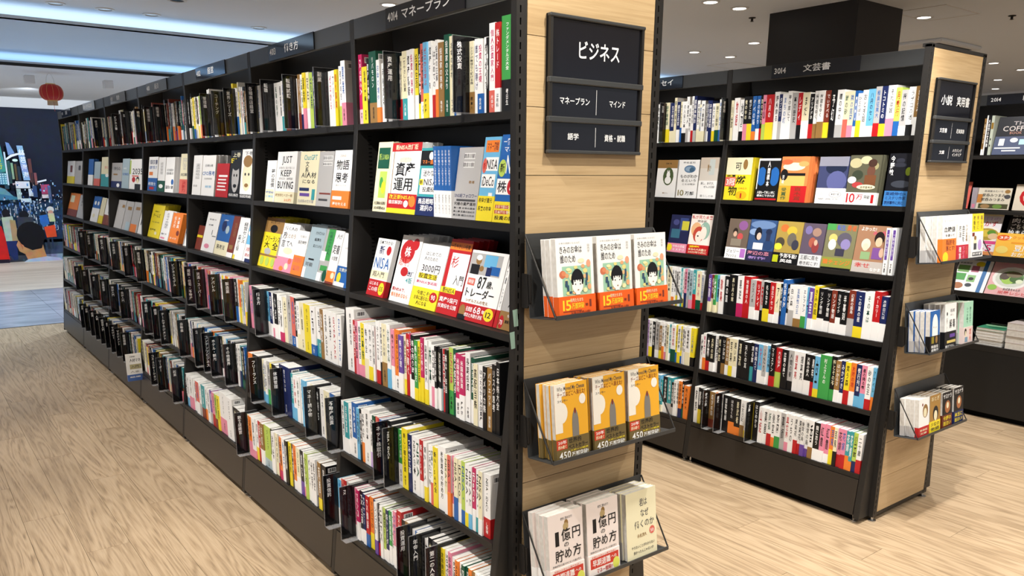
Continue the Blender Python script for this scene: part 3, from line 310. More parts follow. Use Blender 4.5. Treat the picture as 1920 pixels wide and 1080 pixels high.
SPECIAL = {
'@K': 'W|T 8 92 66 94.5 E お金の奴隷になるな僕|T 8 80 70 90 D きみのお金は|T 10 68 52 79 D 誰のため|V 84 80 91 91 E 田内学|r 14 26 92 64 #9cc8ac|e 15 54 9 5 #c87050|e 18 55 6 3 #d88860|e 66 70 9 3 C|e 86 66 6 5 #e0a080|e 34 58 6 3 #e0d890|e 26 52 5 3 #d8a070|e 76 57 6 3 #e8d888|e 84 46 5 5 #e0c080|e 70 63 5 2.5 #e8a878|e 24 44 5 4 #e8e0a0|e 36 50 4 4 #f0e8b0|e 74 50 4 3 #e8b888|e 30 60 6 2 #f0e8b0|e 50 62 5 2 #e8d888|e 86 36 5 4 #e8a878|e 74 32 6 3 #f0e8b0|e 28 30 6 2.5 #e8d888|e 44 30 5 2 #e8b888|r 20 38 27 46 #34506a|r 25 32 30 40 #34506a|r 30 29 37 32 #34506a|r 77 44 82 54 #34506a|r 75 38 79 45 #34506a|e 53 46 17 14 K|r 36 32 70 42 #b8c8a0|e 53 40 15 12 W|r 38 40 42 47 K|r 64 40 68 47 K|r 39 46 67 52 K|r 44 43.5 47 48 K|r 52 44.5 54 48 K|r 58 43.5 61 48 K|r 47 27 59 31 W|e 47 40.5 1.6 .9 K|e 60 40.5 1.6 .9 K|e 54 33 2.4 .7 A|r 0 0 100 26 #e8601c|T 8 8 34 22 Y 15|T 34 9 68 17 Y 万部突破|T 30 18 66 23 C 発売たちまち|T 80 10 90 20 u 1|T 70 11 79 15 u 第|r 10 6 60 7 u|T 30 1.5 84 6 u お金の教養小説!',
'@CH': '#e6a92c|r 0 36 22 100 #ece6da|e 20 62 18 14 #ece6da|r 0 84 34 100 #ece6da|T 8 91 92 97 D Who Moved My Cheese|T 8 83 94 90 u チーズはどこへ消えた?|T 8 76 40 80 D スペンサー|e 84 76 10 7 #ece6da|e 60 44 10 20 #7c7872|r 50 26 70 44 #7c7872|e 60 62 3 4 u|r 0 0 100 28 #6c5c34|r 0 14 32 27 #c03a1c|T 4 21 30 26 W 20年|T 4 15 30 20 C 読み継ぐ|T 36 20 76 27 K 世界的|T 34 12 96 19 K ベストセラー|T 40 9 96 11.5 Y スポーツ経済|T 6 1 42 11 W 450|T 44 1 96 8 W 万部突破!',
'@OK': '#efe2dc|T 36 90 70 94 D 絶対に勧めます!|e 52 85 6 5 A|e 50 81 8 5 #b8a070|T 14 58 34 78 K 1|T 36 62 64 79 K 億|T 66 62 94 79 K 円|T 42 54 58 61 K の|T 16 36 42 53 K 貯|T 42 38 66 53 K め|T 68 38 94 54 K 方|T 8 31 92 34 D 貯金0円から億り人になった億の教え|r 0 0 100 29 #f2e8e2|r 6 10 96 24 #c83a2c|T 12 12 70 22 W 早期退職|T 72 16 90 21 W への|e 88 8 11 8 #d8dc60|T 24 2 76 9 R マネー戦略!!|T 10 24.5 90 27 r 早期のお金から資産形成へ',
}
# display unit on the right: depth plane, far edge, width, base height, height, tilt, description, cover
MAGS = [
(3.955,690,12,1503,205,4,'@S','A|r 20 20 80 90 #6a5030|V 30 30 70 86 C 料理の本|r 0 0 100 16 W'),
(3.955,678,24,1503,222,4,'@S','K|r 0 0 30 100 W|V 40 20 90 90 W 大自然の教科書'),
(3.955,652,16,1503,220,4,'@S','#b8c0b0|r 10 66 90 82 #8a6a28|e 40 40 20 3 K|e 40 24 20 3 K'),
(3.96,632,205,1503,218,14,'black and slate cookbook with drawn jugs','#15171f|T 38 78 80 88 #a8a0a0 THE|T 14 62 92 76 #c0b8b4 COFFEE|T 34 54 66 61 #a87868 BOOK|r 0 0 96 48 #47506a|r 12 24 26 42 W|e 50 38 10 6 W|r 64 26 84 40 #a8d0d4|r 4 16 70 19 W|r 24 9 60 12 W'),
(4.03,735,30,1190,126,4,'@S','#a8a0a8|r 20 6 80 24 P'),
(4.03,712,188,1190,126,10,'cream cookbook with two round photos in the upper tier','#d0c8b4|r 0 30 18 70 #b87838|T 20 80 76 90 D 居酒屋みたいな|T 16 58 84 74 K 家呑みつまみ|T 14 38 84 54 K 家呑みつまみ|e 88 84 8 9 A|e 90 60 9 10 D|r 10 4 96 26 #4a4a30|e 30 14 14 10 #9a7a50|e 66 14 14 10 #6a8a40'),
(4.03,505,190,1190,150,10,'cream cookbook with a large red ring','#d8ccb8|e 66 52 52 46 R|e 66 52 42 36 #d8ccb8|T 44 46 86 60 D 保存'),
(3.96,738,200,925,262,16,'white recipe magazine with noodle bowl photo and pink foot','#e0dce0|r 0 90 100 100 #e8d8b0|e 12 93 8 5 r|T 30 80 96 88 L 毎日の|T 14 66 90 79 R のおかず|e 66 48 40 18 #e8e4d8|e 66 48 32 14 #a89038|e 60 50 20 8 #d0b848|e 78 52 12 6 #5a8a30|e 84 44 14 7 #d8b890|r 0 26 96 33 #d04880|T 30 10 90 25 M 365|r 0 0 100 9 #d08850'),
(3.985,512,200,925,262,16,'black meat cookbook with white brush title','#17130f|T 6 90 60 96 W 何度か自信しし|T 6 76 56 88 W 肉の|T 6 62 80 75 W ごちそうが|T 4 48 86 61 W 始まらない|e 84 60 20 16 #6a3a2c|r 0 0 100 40 #1c1612'),
(3.945,538,205,925,140,14,'orange three minute recipe magazine','#f0b848|e 18 80 18 12 #e06028|T 6 74 40 88 W 3分|T 40 76 98 90 #e07830 クッキング|r 40 58 96 64 #e89830|T 50 26 92 54 W 豆腐|T 46 4 92 24 W おかず|e 20 30 16 16 #e8d070'),
(3.88,728,192,712,205,30,'white gardening magazine with leaf photos and blue spine edge','W|T 4 86 40 92 D 家庭菜園|e 66 88 14 8 Y|r 4 60 38 82 #6a9a50|r 44 62 66 82 #a85a70|r 4 34 34 56 #4a9a48|r 40 30 64 52 #88b878|e 20 16 16 10 #a86a40|e 50 20 10 6 #38404a|e 52 40 8 5 K|r 78 0 90 100 #3a70a8'),
(3.88,530,230,712,222,30,'pink salad magazine with round white plate','#dca8a8|T 16 86 76 98 P うつの|r 84 76 100 96 #e07848|e 50 50 44 32 #e4e2dc|e 50 50 37 26 #c8ccc0|e 50 52 28 18 #4e7a34|e 44 46 16 14 #9ac050|e 62 48 16 10 #38601e|e 34 54 12 10 #4a3a30|e 54 60 18 8 #6a5c40|e 70 42 8 6 #d8e0c0|e 14 20 11 8 #8ab840|T 40 14 80 22 D おばあちゃんの|T 30 3 96 13 #d04848 栄養レシピ'),
]

# ------------------------------------------------------------------ glyphs
chars = set(FILL+'ーッセイビジネスマ')
def scan(x):
    if isinstance(x, str): chars.update(x)
    elif isinstance(x, dict): [scan(v) for v in x.values()]
    elif isinstance(x, (list, tuple)): [scan(v) for v in x]
HEADERS = ['4014 マネープラン', '4013 働き方', '4012 経営', '4011 経済', '4010 会計', '409 ビジネス書', '408 資格', '3014 文芸書', '3013 エッセイ', '3012 小説', '2014 料理']
MURAL_TXT = '精芳茗茶商行林芭海海'
for x in (SPINES, FINS, FACES, RACKS, SPECIAL, MAGS, HEADERS, MURAL_TXT, 'ビジネスマネープランマインド語学資格・就職小説実用書文芸書趣味文庫ハウジングインテリア人材マネジメント'): scan(x)
chars -= set(' |\n')
GL = {}
def make_glyphs():
    tmp = []
    for ch in sorted(chars):
        cu = bpy.data.curves.new('g', 'FONT'); cu.body = ch; cu.size = 1; cu.resolution_u = 2 if ord(ch) < 0x3100 else 1; cu.offset = .012; cu.fill_mode = 'FRONT'
        o = bpy.data.objects.new('g', cu); C.objects.link(o); tmp.append((ch, o, cu))
    dg = bpy.context.evaluated_depsgraph_get(); dg.update()
    for ch, o, cu in tmp:
        e = o.evaluated_get(dg); me = e.to_mesh()
        n = len(me.vertices)
        if n:
            v = np.empty(n*3, 'f'); me.vertices.foreach_get('co', v); v = v.reshape(-1, 3)[:, :2].astype(float)
            f = [tuple(p.vertices) for p in me.polygons]
            a = 0
            for t in f[:1]:
                p = v[list(t)]; a = np.cross(p[1]-p[0], p[2]-p[0])
            if a < 0: f = [t[::-1] for t in f]
            GL[ch] = (v, f, v[:, 0].min(), v[:, 0].max(), v[:, 1].min(), v[:, 1].max())
        e.to_mesh_clear()
    for ch, o, cu in tmp:
        bpy.data.objects.remove(o); bpy.data.curves.remove(cu)
make_glyphs()

# ------------------------------------------------------------------ mesh collector
class G:
    def __init__(s): s.V = []; s.F = []; s.K = []; s.M = []; s.n = 0
    def add(s, verts, faces, c=(.5, .5, .5), mi=0):
        v = np.asarray(verts, float); o = s.n; s.V.append(v); s.n += len(v)
        for f in faces: s.F.append(tuple(i+o for i in f))
        s.K += [c]*len(faces); s.M += [mi]*len(faces)
    def box(s, a, b, c=(.5, .5, .5), mi=0):
        x0, y0, z0 = a; x1, y1, z1 = b
        s.add([(x0, y0, z0), (x1, y0, z0), (x1, y1, z0), (x0, y1, z0), (x0, y0, z1), (x1, y0, z1), (x1, y1, z1), (x0, y1, z1)],
              [(0, 3, 2, 1), (4, 5, 6, 7), (0, 1, 5, 4), (1, 2, 6, 5), (2, 3, 7, 6), (3, 0, 4, 7)], c, mi)
    def prism(s, poly, y0, y1, c=(.5, .5, .5), mi=0):   # polygon in x,z extruded along y
        n = len(poly); v = [(x, y0, z) for x, z in poly]+[(x, y1, z) for x, z in poly]
        s.add(v, [tuple(range(n)), tuple(range(2*n-1, n-1, -1))]+[(i+n, (i+1) % n+n, (i+1) % n, i) for i in range(n)], c, mi)
    def tube(s, p, q, r, c=(.5, .5, .5), mi=0, n=8):
        p, q = Vector(p), Vector(q); d = (q-p).normalized(); a = d.orthogonal().normalized(); b = d.cross(a)
        v = [tuple(P+(a*math.cos(t)+b*math.sin(t))*r) for P in (p, q) for t in [6.2832*i/n for i in range(n)]]
        s.add(v, [(i, (i+1) % n, (i+1) % n+n, i+n) for i in range(n)]+[tuple(range(n-1, -1, -1)), tuple(range(n, 2*n))], c, mi)
    def lathe(s, prof, c=(.5, .5, .5), mi=0, n=24, o=(0, 0, 0)):
        v = []; f = []
        for r, z in prof:
            for i in range(n): t = 6.2832*i/n; v.append((o[0]+r*math.cos(t), o[1]+r*math.sin(t), o[2]+z))
        for k in range(len(prof)-1):
            for i in range(n): j = (i+1) % n; f.append((k*n+i, k*n+j, (k+1)*n+j, (k+1)*n+i))
        s.add(v, f, c, mi)
    def poly2(s, pts, z, c, mi=0):    # print: x right, y up, on the front plane (facing -y), raised by z
        s.add([(x, -z, y) for x, y in pts], [tuple(range(len(pts)))], c, mi)
    def glyph(s, ch, ax, bx, ay, by, z, c, rot=0, mi=0):
        g = GL.get(ch)
        if g is None: return
        v = g[0]
        if rot == 1: v = np.stack([v[:, 1]+.12, .88-v[:, 0]], 1)       # turned clockwise within the em box
        X = ax+bx*v[:, 0]; Y = ay+by*v[:, 1]
        s.add(np.stack([X, np.full(len(X), -z), Y], 1), g[1], c, mi)
    def text(s, t, x0, y0, x1, y1, z, c, mode='T', mi=0):
        if mode == 'V':
            n = len(t); h = (y1-y0)/n
            for i, ch in enumerate(t):
                if ch == ' ': continue
                b = y1-(i+1)*h
                s.glyph(ch, x0, x1-x0, b+h*.12, h*.97, z, c, 1 if ch in 'ー〜' else 0, mi)
            return
        cjk = any(ord(q) > 0x2e80 for q in t); adv = []
        for ch in t:
            g = GL.get(ch); adv.append(1. if ord(ch) > 0x2e80 else (.3 if g is None else g[3]-g[2]+.1))
        Wt = sum(adv) or 1; lo, hi = (-.1, .88) if cjk else (-.01, .74)
        if mode == 'T':
            sx = (x1-x0)/Wt; sy = (y1-y0)/(hi-lo); x = x0
            for ch, a in zip(t, adv):
                g = GL.get(ch)
                if g: s.glyph(ch, x+(0 if ord(ch) > 0x2e80 else (-g[2]+.05)*sx), sx, y0-lo*sy, sy, z, c, 0, mi)
                x += a*sx
        else:                                                            # 'D': reads downwards, turned clockwise
            sy = (y1-y0)/Wt; sx = (x1-x0)/(hi-lo); y = y1
            for ch, a in zip(t, adv):
                g = GL.get(ch)
                if g:
                    v = g[0]; off = 0 if ord(ch) > 0x2e80 else -g[2]+.05
                    X = x0+(v[:, 1]-lo)*sx; Y = y-(v[:, 0]+off)*sy
                    s.add(np.stack([X, np.full(len(X), -z), Y], 1), g[1], c, mi)
                y -= a*sy
    def merge(s, o, mw):
        R = np.array(mw.to_3x3()); T = np.array(mw.translation)
        for v in o.V: s.V.append(v@R.T+T)
        s.F += [tuple(i+s.n for i in f) for f in o.F]; s.K += o.K; s.M += o.M; s.n += o.n
    def mesh(s, name, mats):
        me = bpy.data.meshes.new(name); v = np.concatenate(s.V)
        me.from_pydata(v.tolist(), [], s.F); me.polygons.foreach_set('material_index', s.M)
        for m_ in mats: me.materials.append(m_)
        if M_PRINT in mats or M_MURAL in mats:
            ca = me.color_attributes.new('print_colour', 'FLOAT_COLOR', 'CORNER')
            cnt = [len(f) for f in s.F]; k = np.ones((len(s.F), 4), 'f'); k[:, :3] = np.array(s.K, 'f')
            ca.data.foreach_set('color', np.repeat(k, cnt, axis=0).ravel())
        return me
    def obj(s, name, mats, parent=None, loc=None, rot=None):
        if not isinstance(mats, (list, tuple)): mats = [mats]
        o = bpy.data.objects.new(name, s.mesh(name, mats)); C.objects.link(o)
        if parent: o.parent = parent
        if loc is not None: o.location = loc
        if rot is not None: o.rotation_euler = rot
        return o
def tag(o, label=None, cat=None, group=None, kind=None):
    if label: o['label'] = label
    if cat: o['category'] = cat
    if group: o['group'] = group
    if kind: o['kind'] = kind
    return o
def empty(name, loc, label, cat, group=None, rz=0):
    o = bpy.data.objects.new(name, None); C.objects.link(o); o.location = loc; o.rotation_euler = (0, 0, rz)
    o.empty_display_size = .05
    return tag(o, label, cat, group)
def bevel(o, wdt, seg=1):
    b = o.modifiers.new('bevel', 'BEVEL'); b.width = wdt; b.segments = seg; b.limit_method = 'ANGLE'; return o

# ------------------------------------------------------------------ setting
def structure(g, name, mats): return tag(g.obj(name, mats), kind='structure')
g = G(); g.box((-8, -6, -.06), (18, 6.82, -.0035)); fl = structure(g, 'floor', M_BLACK)
pw, pl = .152, 1.22
cells = []
nx0, nx1 = int(-4.6/pw), int(9.2/pw)
for i in range(nx0, nx1):
    y = -3.0-((i*37) % 11)/11*pl
    while y < 6.8:
        a, b = max(y, -3.0), min(y+pl, 6.8)
        if b-a > .05: cells.append((i*pw, a, (i+1)*pw, b))
        y += pl
def depth_of(p): return max(.3, (Vector(p)-CAMP).dot(_fw))
def in_view(p):
    v = Vector(p)-CAMP; z = v.dot(_fw)
    if z < .2: return False
    x = 960+FPX*v.dot(_r)/z; y = 683.8-FPX*v.dot(_u)/z
    return -250 < x < 2170 and -250 < y < 1330
def fscore(c):
    p = ((c[0]+c[2])/2, (c[1]+c[3])/2, 0)
    hid = -.1 < p[0] < .5 and p[1] > 0 or 1.8 < p[0] < 2.3 and p[1] > 0
    return (c[3]-c[1])/depth_of(p)**2*(1 if in_view(p) else .001)*(.01 if hid else 1)
cells.sort(key=lambda c: -fscore(c))
gap = .0006
pm = {}
for c in cells[:290]:
    L_ = round(c[3]-c[1], 3)
    if L_ not in pm:
        q = G(); q.box((gap, gap, -.004), (pw-gap, L_-gap, 0)); pm[L_] = q.mesh('plank', [M_FLOOR])
    o = bpy.data.objects.new('plank', pm[L_]); C.objects.link(o); o.location = (c[0], c[1], 0); o.parent = fl
g = G()
for c in cells[290:]: g.box((c[0]+gap, c[1]+gap, -.004), (c[2]-gap, c[3]-gap, 0))
g.box((9.2, -6, -.004), (18, 6.8, 0)); g.box((-8, -6, -.004), (-4.7, 6.8, 0)); g.box((-4.7, -6, -.004), (9.2, -3.01, 0))
o = g.obj('plank', M_FLOOR, fl); tag(o, kind='stuff')
g = G()
for i in range(-8, 16):
    for j in range(3): g.box((i*.9, 6.83+j*.83, -.05), (i*.9+.897, 6.83+j*.83+.827, 0))
o = structure(g, 'floor', M_TILE)
g = G()
for j in range(24): g.box((-7, 9.34+j*.15, -.05), (15, 9.34+j*.15+.1485, 0))
structure(g, 'floor', M_FLOOR2)
g = G(); g.box((-9, -8, CEIL), (18, 8.6, CEIL+.05)); ceil = structure(g, 'ceiling', M_CEIL)
g = G(); g.box((-9, 6.42, 2.55), (18, 9.9, 2.56)); g.box((-9, 6.42, 2.55), (18, 6.43, 2.585)); structure(g, 'ceiling', M_CEIL2)
g = G(); g.box((-9, 8.46, 2.415), (18, 12.96, 2.425)); g.box((-9, 8.46, 2.415), (18, 8.47, 2.455)); structure(g, 'ceiling', M_CEILW)
g = G(); g.box((-9, 8.447, 2.405), (18, 8.459, 2.435)); structure(g, 'trim_1', M_PILLAR)
g = G(); g.box((-9, 12.96, -.1), (18, 13.1, 2.8)); structure(g, 'wall_back', M_CEILW)
g = G(); g.box((17.5, -8, -.1), (17.7, 13, 2.8)); structure(g, 'wall_right', M_CEILW)
g = G(); g.box((13.6, -8, 2.34), (17.6, 13, 2.40)); g.box((13.6, -8, 2.34), (13.66, 13, 2.7)); structure(g, 'ceiling', M_CEILW)
def strip(name, y, z, col_, e, wd=.7):          # LED lines lying on the cove ledges
    g = G(); g.box((-8.5, y, z), (17, y+wd, z+.01)); o = g.obj(name, mat(name, (.8, .8, .8), .5, .5, 0, None, (col_, e)))
    return o
tag(strip('cove_light', 6.62, 2.562, (.66, .84, 1), .8), 'hidden line of bluish cove light above the first ceiling step', 'light')
tag(strip('cove_light', 8.66, 2.428, (.68, .85, 1), .7), 'hidden line of bluish cove light above the lower ceiling step', 'light')
g = G(); g.box((4.97, 2.15, 0), (5.64, 2.95, CEIL)); o = structure(g, 'pillar', M_PILLAR)
g = G(); g.box((7.9, 5.9, 0), (8.2, 6.2, CEIL)); structure(g, 'pillar', M_PILLAR)
# access hatches and cassette on the ceiling
def hatch(x, y, a, b, lab):
    t = empty('ceiling_hatch', (x, y, CEIL), lab, 'hatch')
    for (p, q) in (((-a, -b), (a, -b+.012)), ((-a, b-.012), (a, b)), ((-a, -b+.012), (-a+.012, b-.012)), ((a-.012, -b+.012), (a, b-.012))):
        g = G(); g.box((p[0], p[1], -.004), (q[0], q[1], 0)); g.obj('frame', M_TRIM, t)
    g = G(); g.box((-a+.014, -b+.014, -.003), (a-.014, b-.014, 0)); g.obj('panel', M_CEIL, t)
hatch(6.0, 2.05, .3, .22, 'square ceiling hatch with thin frame right of the dark pillar')
hatch(7.55, 5.25, .3, .22, 'ceiling hatch with thin frame left of the dark pillar')
t = empty('air_conditioner', (7.75, 2.95, CEIL), 'flat white ceiling cassette air conditioner above the right bookcase end', 'air conditioner')
g = G(); g.box((-.45, -.35, -.035), (.45, .35, 0)); bevel(g.obj('panel', M_CEILW, t), .01)
for s_ in (-1, 1):
    g = G(); g.box((-.36, s_*.27-.015, -.038), (.36, s_*.27+.015, -.034)); g.obj('slot', M_PILLAR, t)
DL = [(2.27, 4.66, 1, 'downlight beside the 4014 header of the left bookcase'), (4.57, 2.96, 1, 'bright downlight left of the big dark pillar'),
      (4.19, 2.95, 1, 'downlight at the top edge left of the bright one by the pillar'), (6.21, 4.8, 1, 'downlight farther back, leftmost of the three small ones'),
      (6.17, 3.98, 1, 'downlight farther back, nearest the pillar of the three small ones'), (6.82, 4.78, 1, 'downlight farther back, lowest of the three small ones'),
      (6.1, 2.2, 1, 'downlight under the hatch right of the pillar'), (7.38, 3.0, 1, 'downlight just above the right bookcase header'),
      (9.67, 3.08, 1, 'distant downlight right of the wooden end panel, upper left of its cluster'), (10.6, 3.12, 1, 'distant downlight at the right picture edge'),
      (11.6, 3.8, 1, 'distant downlight in the middle of the right cluster'), (12.9, 4.35, 1, 'distant downlight by the far ceiling step, nearest the end panel'),
      (.14, 6.36, 0, 'unlit spotlight ring, first in the row before the cove'), (.51, 6.37, 0, 'unlit spotlight ring, second in the row before the cove'),
      (.88, 6.37, 0, 'unlit spotlight ring, third in the row before the cove'), (1.85, 6.42, 0, 'unlit spotlight ring near the long header'),
      (.88, 5.59, 0, 'unlit spotlight ring at the top picture edge')]
for x, y, on, lab in DL:
    t = empty('downlight', (x, y, CEIL), lab, 'downlight', 'downlights in the ceiling')
    g = G(); g.lathe([(.075, 0), (.075, -.006), (.055, -.008), (.052, 0)]); g.obj('trim_ring', M_TRIM, t)
    g = G(); g.lathe([(.0001, -.004), (.052, -.004)]); g.obj('lamp', M_LAMP if on else M_GLOSS, t)
for x, y, lab in ((5.0, 3.15, 'small ceiling sprinkler between the downlights left of the pillar'), (6.6, 1.7, 'small ceiling sprinkler above the right display')):
    g = G(); g.lathe([(.03, 0), (.03, -.006), (.01, -.01), (.01, -.03), (.018, -.032), (.0001, -.036)], n=12); tag(g.obj('sprinkler', M_PILLAR, None, (x, y, CEIL)), lab, 'sprinkler')
for x, y, lab in ((.30, 9.5, 'small white box on the far ceiling left of the lantern'), (1.12, 9.5, 'small white box on the far ceiling right of the lantern')):
    g = G(); g.box((-.05, -.05, -.09), (.05, .05, 0)); tag(bevel(g.obj('ceiling_box', M_TRIM, None, (x, y, 2.415)), .004), lab, 'fixture')

# mural: one flat printed wall picture
def mural():
    K_ = .00713; ox, oz = .045, 0.0
    def P(u, v): return (ox+u*K_, oz+(489-v)*K_*1.107)
    g = G(); lay = [0]
    def poly(pts, c): lay[0] += 1; g.poly2([P(*p) for p in pts][::-1] if area(pts) > 0 else [P(*p) for p in pts], .0002*lay[0], col(c))
    def area(p): return sum(p[i][0]*p[(i+1) % len(p)][1]-p[(i+1) % len(p)][0]*p[i][1] for i in range(len(p)))
    def R(a, b, c_, d, c): poly([(a, b), (c_, b), (c_, d), (a, d)], c)
    def E(x, y, rx, ry, c): poly([(x+rx*math.cos(t), y+ry*math.sin(t)) for t in [6.2832*i/18 for i in range(18)]], c)
    R(-420, 202, 620, 489, '#101a30')
    rr = random.Random(3)
    for i in range(60):                                   # facades of the night street outwards from the vanishing point
        side = -1 if i % 2 else 1; x = 95+side*rr.uniform(25, 480); wd = rr.uniform(10, 40); top = 400-abs(x-95)*rr.uniform(.35, .6)
        R(x, max(204, top), x+wd, 420, rr.choice(['#1a2748', '#22335c', '#2a3040', '#1a3048', '#30405c', '#3a2c34']))
        for k in range(4):
            yy = rr.uniform(max(210, top), 410); R(x+2, yy, x+wd-3, yy+rr.uniform(3, 9), rr.choice(['#7fb4d8', '#c8e0f0', '#3a7a9a', '#a8c4dc', '#d8e8f0', '#486ca8', '#b87878']))
    R(-420, 374, 620, 450, '#24405e')
    for i in range(420):
        x = rr.uniform(-420, 620); y = rr.uniform(368, 432); a = rr.uniform(1.5, 5)
        R(x, y, x+a, y+rr.uniform(2, 8), rr.choice(['#2a4a80', '#5a88c0', '#a8cce8', '#17233e', '#d8ecf8', '#3060a0', '#1c2c50', '#6a7890']))
    R(-420, 455, 620, 489, '#40506c'); R(-420, 478, 620, 489, '#8ea2c4')
    poly([(-10, 352), (48, 368), (48, 372), (-10, 374)], '#3f7aa0'); poly([(-10, 340), (26, 352), (40, 366), (-10, 356)], '#5c98a8')
    poly([(6, 239), (25, 239), (33, 320), (14, 323)], '#3c8c90')
    for i, ch in enumerate('精芳茗茶商行'):
        a, b = 10+i*1.3, 242+i*12.5; p, q = P(a, b+11), P(a+11, b); lay[0] += 1
        g.text(ch, p[0], p[1], q[0], q[1], .0002*lay[0], col('#d8d820'), 'T')
    R(14, 322, 33, 344, '#4a90a8')
    for i in range(4):
        for j in range(5): R(15.5+i*4.4, 324+j*4, 18+i*4.4, 326.4+j*4, '#c0e8f0')
    poly([(57, 272), (68, 272), (74, 336), (62, 336)], '#86a8d8')
    for i, ch in enumerate('林芭海海'):
        p, q = P(59+i*1.1, 290+i*14), P(70+i*1.1, 278+i*14); lay[0] += 1; g.text(ch, p[0], p[1], q[0], q[1], .0002*lay[0], col('#f0f8ff'), 'T')
    poly([(38, 266), (44, 268), (52, 286), (40, 290)], '#7090c8')
    R(32, 284, 35, 345, '#c8d8e8'); poly([(35, 296), (44, 289), (56, 286), (70, 286), (70, 289), (58, 289), (46, 293), (36, 299)], '#e8f0f8'); E(51, 299, 5, 2.5, '#d8fff4')
    R(46, 338, 72, 351, '#d8e0e8'); R(46, 352, 54, 372, '#a8c0c8'); R(74, 296, 80, 340, '#603838'); R(82, 322, 87, 345, '#805050')
    R(52, 370, 71, 377, '#c8e4f0'); poly([(86, 338), (104, 334), (104, 337), (87, 341)], '#e8f0f8'); R(92, 344, 108, 362, '#b04870'); R(92, 363, 108, 370, '#e0d0d8')
    R(0, 370, 10, 410, '#b8c4d0')
    for x, y, a, b, c in ((36, 300, 41, 342, '#2c4c50'), (42, 304, 46, 334, '#88a890'), (48, 306, 52, 336, '#5c4a38'), (53, 310, 58, 336, '#26344c'), (76, 322, 79, 346, '#3c2c34'), (68, 352, 76, 366, '#c8dce8'), (76, 346, 84, 368, '#2c4470'), (104, 346, 110, 380, '#506890'), (26, 345, 34, 352, '#244858')): R(x, y, a, b, c)
    for i in range(900):
        x = rr.uniform(-80, 190); y = rr.uniform(336, 436)**1; a = rr.uniform(.8, 3.2)
        if y < 366 and (x < 40 or rr.random() < .5): continue
        R(x, y, x+a, y+rr.uniform(1, 5), rr.choice(['#2a4a80', '#6a98d0', '#b8d8f0', '#141e38', '#eef6fc', '#3868b0', '#1c2c50', '#7a88a0', '#c8b8b8', '#5080b8']))
    for i in range(70):
        x = rr.uniform(-80, 190); y = rr.uniform(376, 430)
        R(x, y, x+.7, y+rr.uniform(8, 18), '#dcecf8')
    # printed figures
    E(19, 396, 7, 8, '#14141c'); poly([(12, 396), (26, 396), (28, 420), (22, 422), (14, 404)], '#14141c'); poly([(10, 404), (30, 402), (36, 448), (12, 448)], '#a8b8a8'); poly([(24, 408), (34, 410), (36, 448), (24, 448)], '#a08c68'); poly([(12, 448), (32, 448), (30, 484), (22, 484), (13, 470)], '#1c2c60')
    E(51, 400, 9, 8, '#10131c'); poly([(38, 404), (66, 404), (70, 440), (36, 440)], '#303848')
    E(87, 400, 6, 6, '#181a22'); poly([(79, 402), (94, 400), (96, 418), (84, 424), (79, 416)], '#2c68b0'); E(101, 391, 7, 6, '#c8c8cc'); E(101, 396, 5, 4, '#c09080'); poly([(95, 398), (107, 398), (108, 414), (97, 414)], '#c0c098')
    poly([(85, 424), (106, 420), (107, 443), (88, 444)], '#d04828'); R(88, 444, 92, 466, '#202838'); R(96, 444, 99, 466, '#203050')
    poly([(-6, 416), (8, 420), (12, 440), (15, 484), (-6, 484)], '#c02020'); R(-6, 482, 14, 489, '#201828'); E(-2, 404, 8, 12, '#c8ccd0')
    poly([(34, 448), (30, 456), (34, 468), (44, 474), (48, 486), (84, 484), (80, 466), (78, 450)], '#b8885c'); poly([(36, 452), (39, 449), (42, 462), (40, 466)], '#a87048')
    E(59, 438, 26, 25, '#0c0d14'); poly([(35, 440), (44, 460), (58, 467), (76, 464), (84, 444)], '#0c0d14'); poly([(40, 489), (48, 484), (84, 480), (108, 484), (112, 489)], '#a8b8d0')
    o = g.obj('mural', M_MURAL, None, (0, 12.93, 0)); 
    return tag(o, 'printed night market street photo covering the far wall', 'mural')
mural()

# lantern
t = empty('lantern', (.43, 9.0, 2.205), 'round red festival lantern with gold rims hanging before the mural', 'lantern')
g = G(); g.lathe([(.05*1.0, .083)]+[(.118*math.cos(a)**.55, .083*math.sin(a)/math.sin(1.25)) for a in [1.25-2.5*i/16 for i in range(17)]]+[(.05, -.083)], n=32)
body = g.obj('body', M_RED, t)
for i in range(12):
    a0 = 6.2832*i/12; g = G(); pr_ = None
    for k in range(9):
        a = 1.2-2.4*k/8; r_ = .1195*math.cos(a)**.55; p = (r_*math.cos(a0), r_*math.sin(a0), .083*math.sin(a)/math.sin(1.25))
        if pr_: g.tube(pr_, p, .0012, n=4)
        pr_ = p
    g.obj('rib', M_GOLD, body)
g = G(); g.lathe([(.0001, .094), (.05, .094), (.052, .080), (.0001, .080)]); g.obj('top_rim', M_GOLD, t)
g = G(); g.lathe([(.0001, -.08), (.052, -.08), (.05, -.094), (.0001, -.094)]); g.obj('bottom_rim', M_GOLD, t)
g = G()
for i in range(36): a = 6.2832*i/36; g.tube((.048*math.cos(a), .048*math.sin(a), -.09), (.05*math.cos(a), .05*math.sin(a), -.135), .0035, n=4)
g.obj('fringe', mat('fringe', (.62, .45, .28), .7), t)
g = G(); pr_ = None
for k in range(13):
    a = math.pi*k/12; p = (.04*math.cos(a), 0, .09+.11*math.sin(a))
    if pr_: g.tube(pr_, p, .0015, n=5)
    pr_ = p
g.obj('wire_handle', M_STEEL, t)
g = G(); g.tube((0, 0, .2), (0, 0, .21), .0008, n=4); g.obj('thread', M_STEEL, t)
g = G(); g.tube((.012, 0, -.094), (.012, 0, -.2), .002, n=5); g.obj('tassel', M_RED, t)

